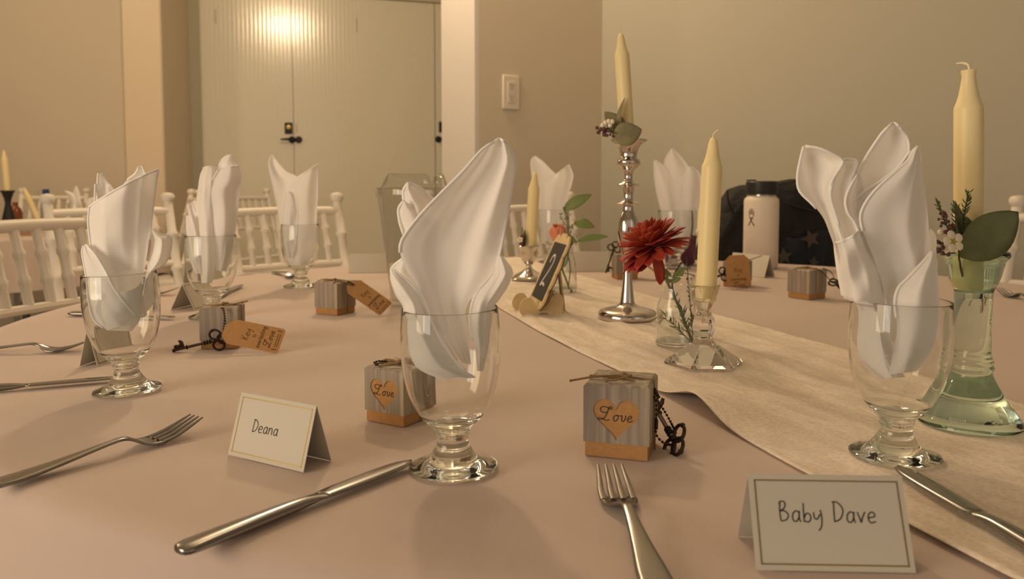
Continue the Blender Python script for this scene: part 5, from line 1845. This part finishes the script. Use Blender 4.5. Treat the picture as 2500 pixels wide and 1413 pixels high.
# black bag with star-print panel, standing on its chair
YB = 2.70
bg = thing('black_bag', 'slouching black bag with a star-print panel behind the white bottle', 'bag', (Q(1866, 640, YB).x, YB, .4965))
O = bg.location.copy()
lev = [(437, 1928, 1958), (444, 1890, 1966), (452, 1808, 1970), (462, 1778, 1976), (485, 1762, 1988), (520, 1742, 2010), (560, 1720, 2026), (600, 1703, 2036), (645, 1692, 2042)]
rows = []
rn = random.Random(9)
K = 44
zs_ = []
for y, l, r in lev:
    zs_.append((Q(1866, y, YB).z, Q(l, y, YB).x, Q(r, y, YB).x))
for z in (.66, .58, .52, .4975):
    zs_.append((z, zs_[8][1] + (.0 if z > .5 else .02), zs_[8][2] - (.0 if z > .5 else .02)))
ext = []
for i in range(len(zs_) - 1):
    for q in range(3):
        u = q / 3
        ext.append(tuple(zs_[i][j] * (1 - u) + zs_[i + 1][j] * u for j in range(3)))
ext.append(zs_[-1])
for i, (z, l, r) in enumerate(ext):
    c, hw = (l + r) / 2, (r - l) / 2
    dp = .095 * min(1, .25 + i * .06)
    row = []
    for k in range(K):
        a = 2 * PI * k / K
        f = 1 + .05 * math.sin(5 * a + z * 25) + .035 * math.sin(9 * a - z * 40)
        row.append(Vector((c + hw * math.copysign(abs(math.cos(a)) ** .8, math.cos(a)), YB + dp * f * math.copysign(abs(math.sin(a)) ** .8, math.sin(a)), z)) - O)
    rows.append(row)
m = MB()
m.grid(rows, wrap=True)
m.f.append(tuple(range(K)))
m.f.append(tuple(reversed(range(len(m.v) - K, len(m.v)))))
m.build('body', M_BAG, bg, angle=180)
rows = []
for i in range(12):
    v = i / 11
    row = []
    for k in range(16):
        u = k / 15
        x = 1905 + (2034 - 1905) * u
        y = 572 + 110 * v + 10 * math.sin(u * 6)
        row.append(Q(x, y, YB - .112 + .06 * (2 * abs(u - .42)) ** 3 + .004 * math.sin(9 * u + 6 * v)) - O)
    rows.append(row)
MB().grid(rows).build('printed_panel', M_BAGNAVY, bg, solid=.003, angle=180)
def star(px, py, r, rot=0.0):
    pts = []
    for k in range(10):
        rr = r if k % 2 == 0 else r * .45
        a = PI / 2 + rot + k * PI / 5
        pts.append((px + rr * math.cos(a), py - rr * math.sin(a)))
    vs = [Q(x, y, YB - .122) - O for x, y in pts] + [Q(px, py, YB - .122) - O]
    MB().add(vs, [(k, (k + 1) % 10, 10) for k in range(10)]).build('printed_star', M_STAR, bg, smooth=False, solid=.002)
star(1980, 583, 24, .35)
star(1914, 626, 22, .1)
star(1986, 641, 15, -.2)
for x0, y0, x1, y1 in ((1808, 500, 1752, 600), (1775, 465, 1790, 520), (1900, 490, 2000, 520)):
    MB().tube(cat([Q(x0, y0, YB - .088) - O, Q((x0 + x1) / 2 - 4, (y0 + y1) / 2, YB - .100) - O, Q(x1, y1, YB - .094) - O], 10), .0035, 6).build('seam', M_BAG, bg)

# ================================================================== FAR LEFT TABLE SETTING
YT = 4.2
def far(px):
    return Vector(((px - PPX) / F * YT, YT, TZ))
q = far(20)
dk = thing('dark_candlestick', 'dark waisted candlestick at the far left edge', 'candlestick', (q.x, q.y, TZ + .001))
MB().lathe([(0, 0), (.036, 0), (.037, .006), (.034, .03), (.026, .075), (.018, .11), (.0135, .135), (.017, .16), (.028, .190), (.034, .197), (.034, .203), (.016, .201), (.015, .185), (0, .185)], 28).build('body', M_BLACK, dk)
candle(Vector((q.x, q.y, TZ + .187)), Q(9, 368, YT), .0150, 'ivory taper candle in the dark candlestick at the far left edge')
q = far(66)
h = thing('short_candle_holder', 'small dark holder carrying the short far-left candle', 'candlestick', (q.x, q.y + .1, TZ + .001))
MB().lathe([(0, 0), (.034, 0), (.035, .006), (.018, .012), (.012, .03), (.018, .045), (.021, .055), (.016, .055), (.014, .035), (0, .034)], 24).build('body', M_BLACK, h)
candle(Vector((q.x, q.y + .1, TZ + .036)), Q(59, 459, YT + .1), .0150, 'short ivory candle leaning left on the far left table')
q = far(46)
bo = thing('water_bottle', 'clear bottle with a blue cap on the far left table', 'bottle', (q.x, q.y + .25, TZ + .001))
MB().lathe([(0, 0), (.030, 0), (.032, .006), (.032, .11), (.028, .135), (.014, .165), (.013, .18), (.011, .18), (.012, .16), (.026, .13), (.030, .11), (.030, .008), (0, .006)], 24).build('body', M_PITCH, bo)
MB().lathe([(0, .178), (.0165, .178), (.0175, .182), (.0170, .206), (0, .208)], 20).build('cap', M_BLUECAP, bo)
q = far(3)
am = thing('amber_bottle', 'reddish brown bottle half cut by the left edge', 'bottle', (q.x, q.y + .12, TZ + .001))
MB().lathe([(0, 0), (.030, 0), (.032, .005), (.032, .085), (.026, .105), (.013, .120), (.013, .140), (0, .141)], 24).build('body', M_AMBER, am)
go = copy_tree(gob0)
q = far(187)
go.location = (q.x, q.y, TZ + .0006)
go.rotation_euler = (0, 0, 0)
go['label'] = 'clear goblet with a crumpled napkin on the far left table'
napkin(9, [
 dict(L=[(182, 455), (178, 475), (173, 500), (174, 532)], R=[(188, 454), (196, 475), (199, 500), (200, 532)], top=[.0, -.01, .0], bot=[-.01]),
 dict(L=[(157, 466), (168, 482), (176, 500), (178, 530)], R=[(160, 465), (180, 472), (187, 490), (190, 530)], top=[-.01, -.02, -.01], bot=[-.02]),
], 'crumpled white napkin in the goblet on the far left table', goblet=(q.x, q.y, TZ + .0006, 1.0, 0.0))
for px, dy, lab in ((140, -.30, 'small brown favour box on the far left table beside the crumpled napkin'), (62, -.42, 'small brown favour box near the front edge of the far left table')):
    q = far(px)
    x = (px - PPX) / F * (YT + dy)
    favour_box(None, .4, lab, heart=False, at=Vector((x, YT + dy, TZ)))
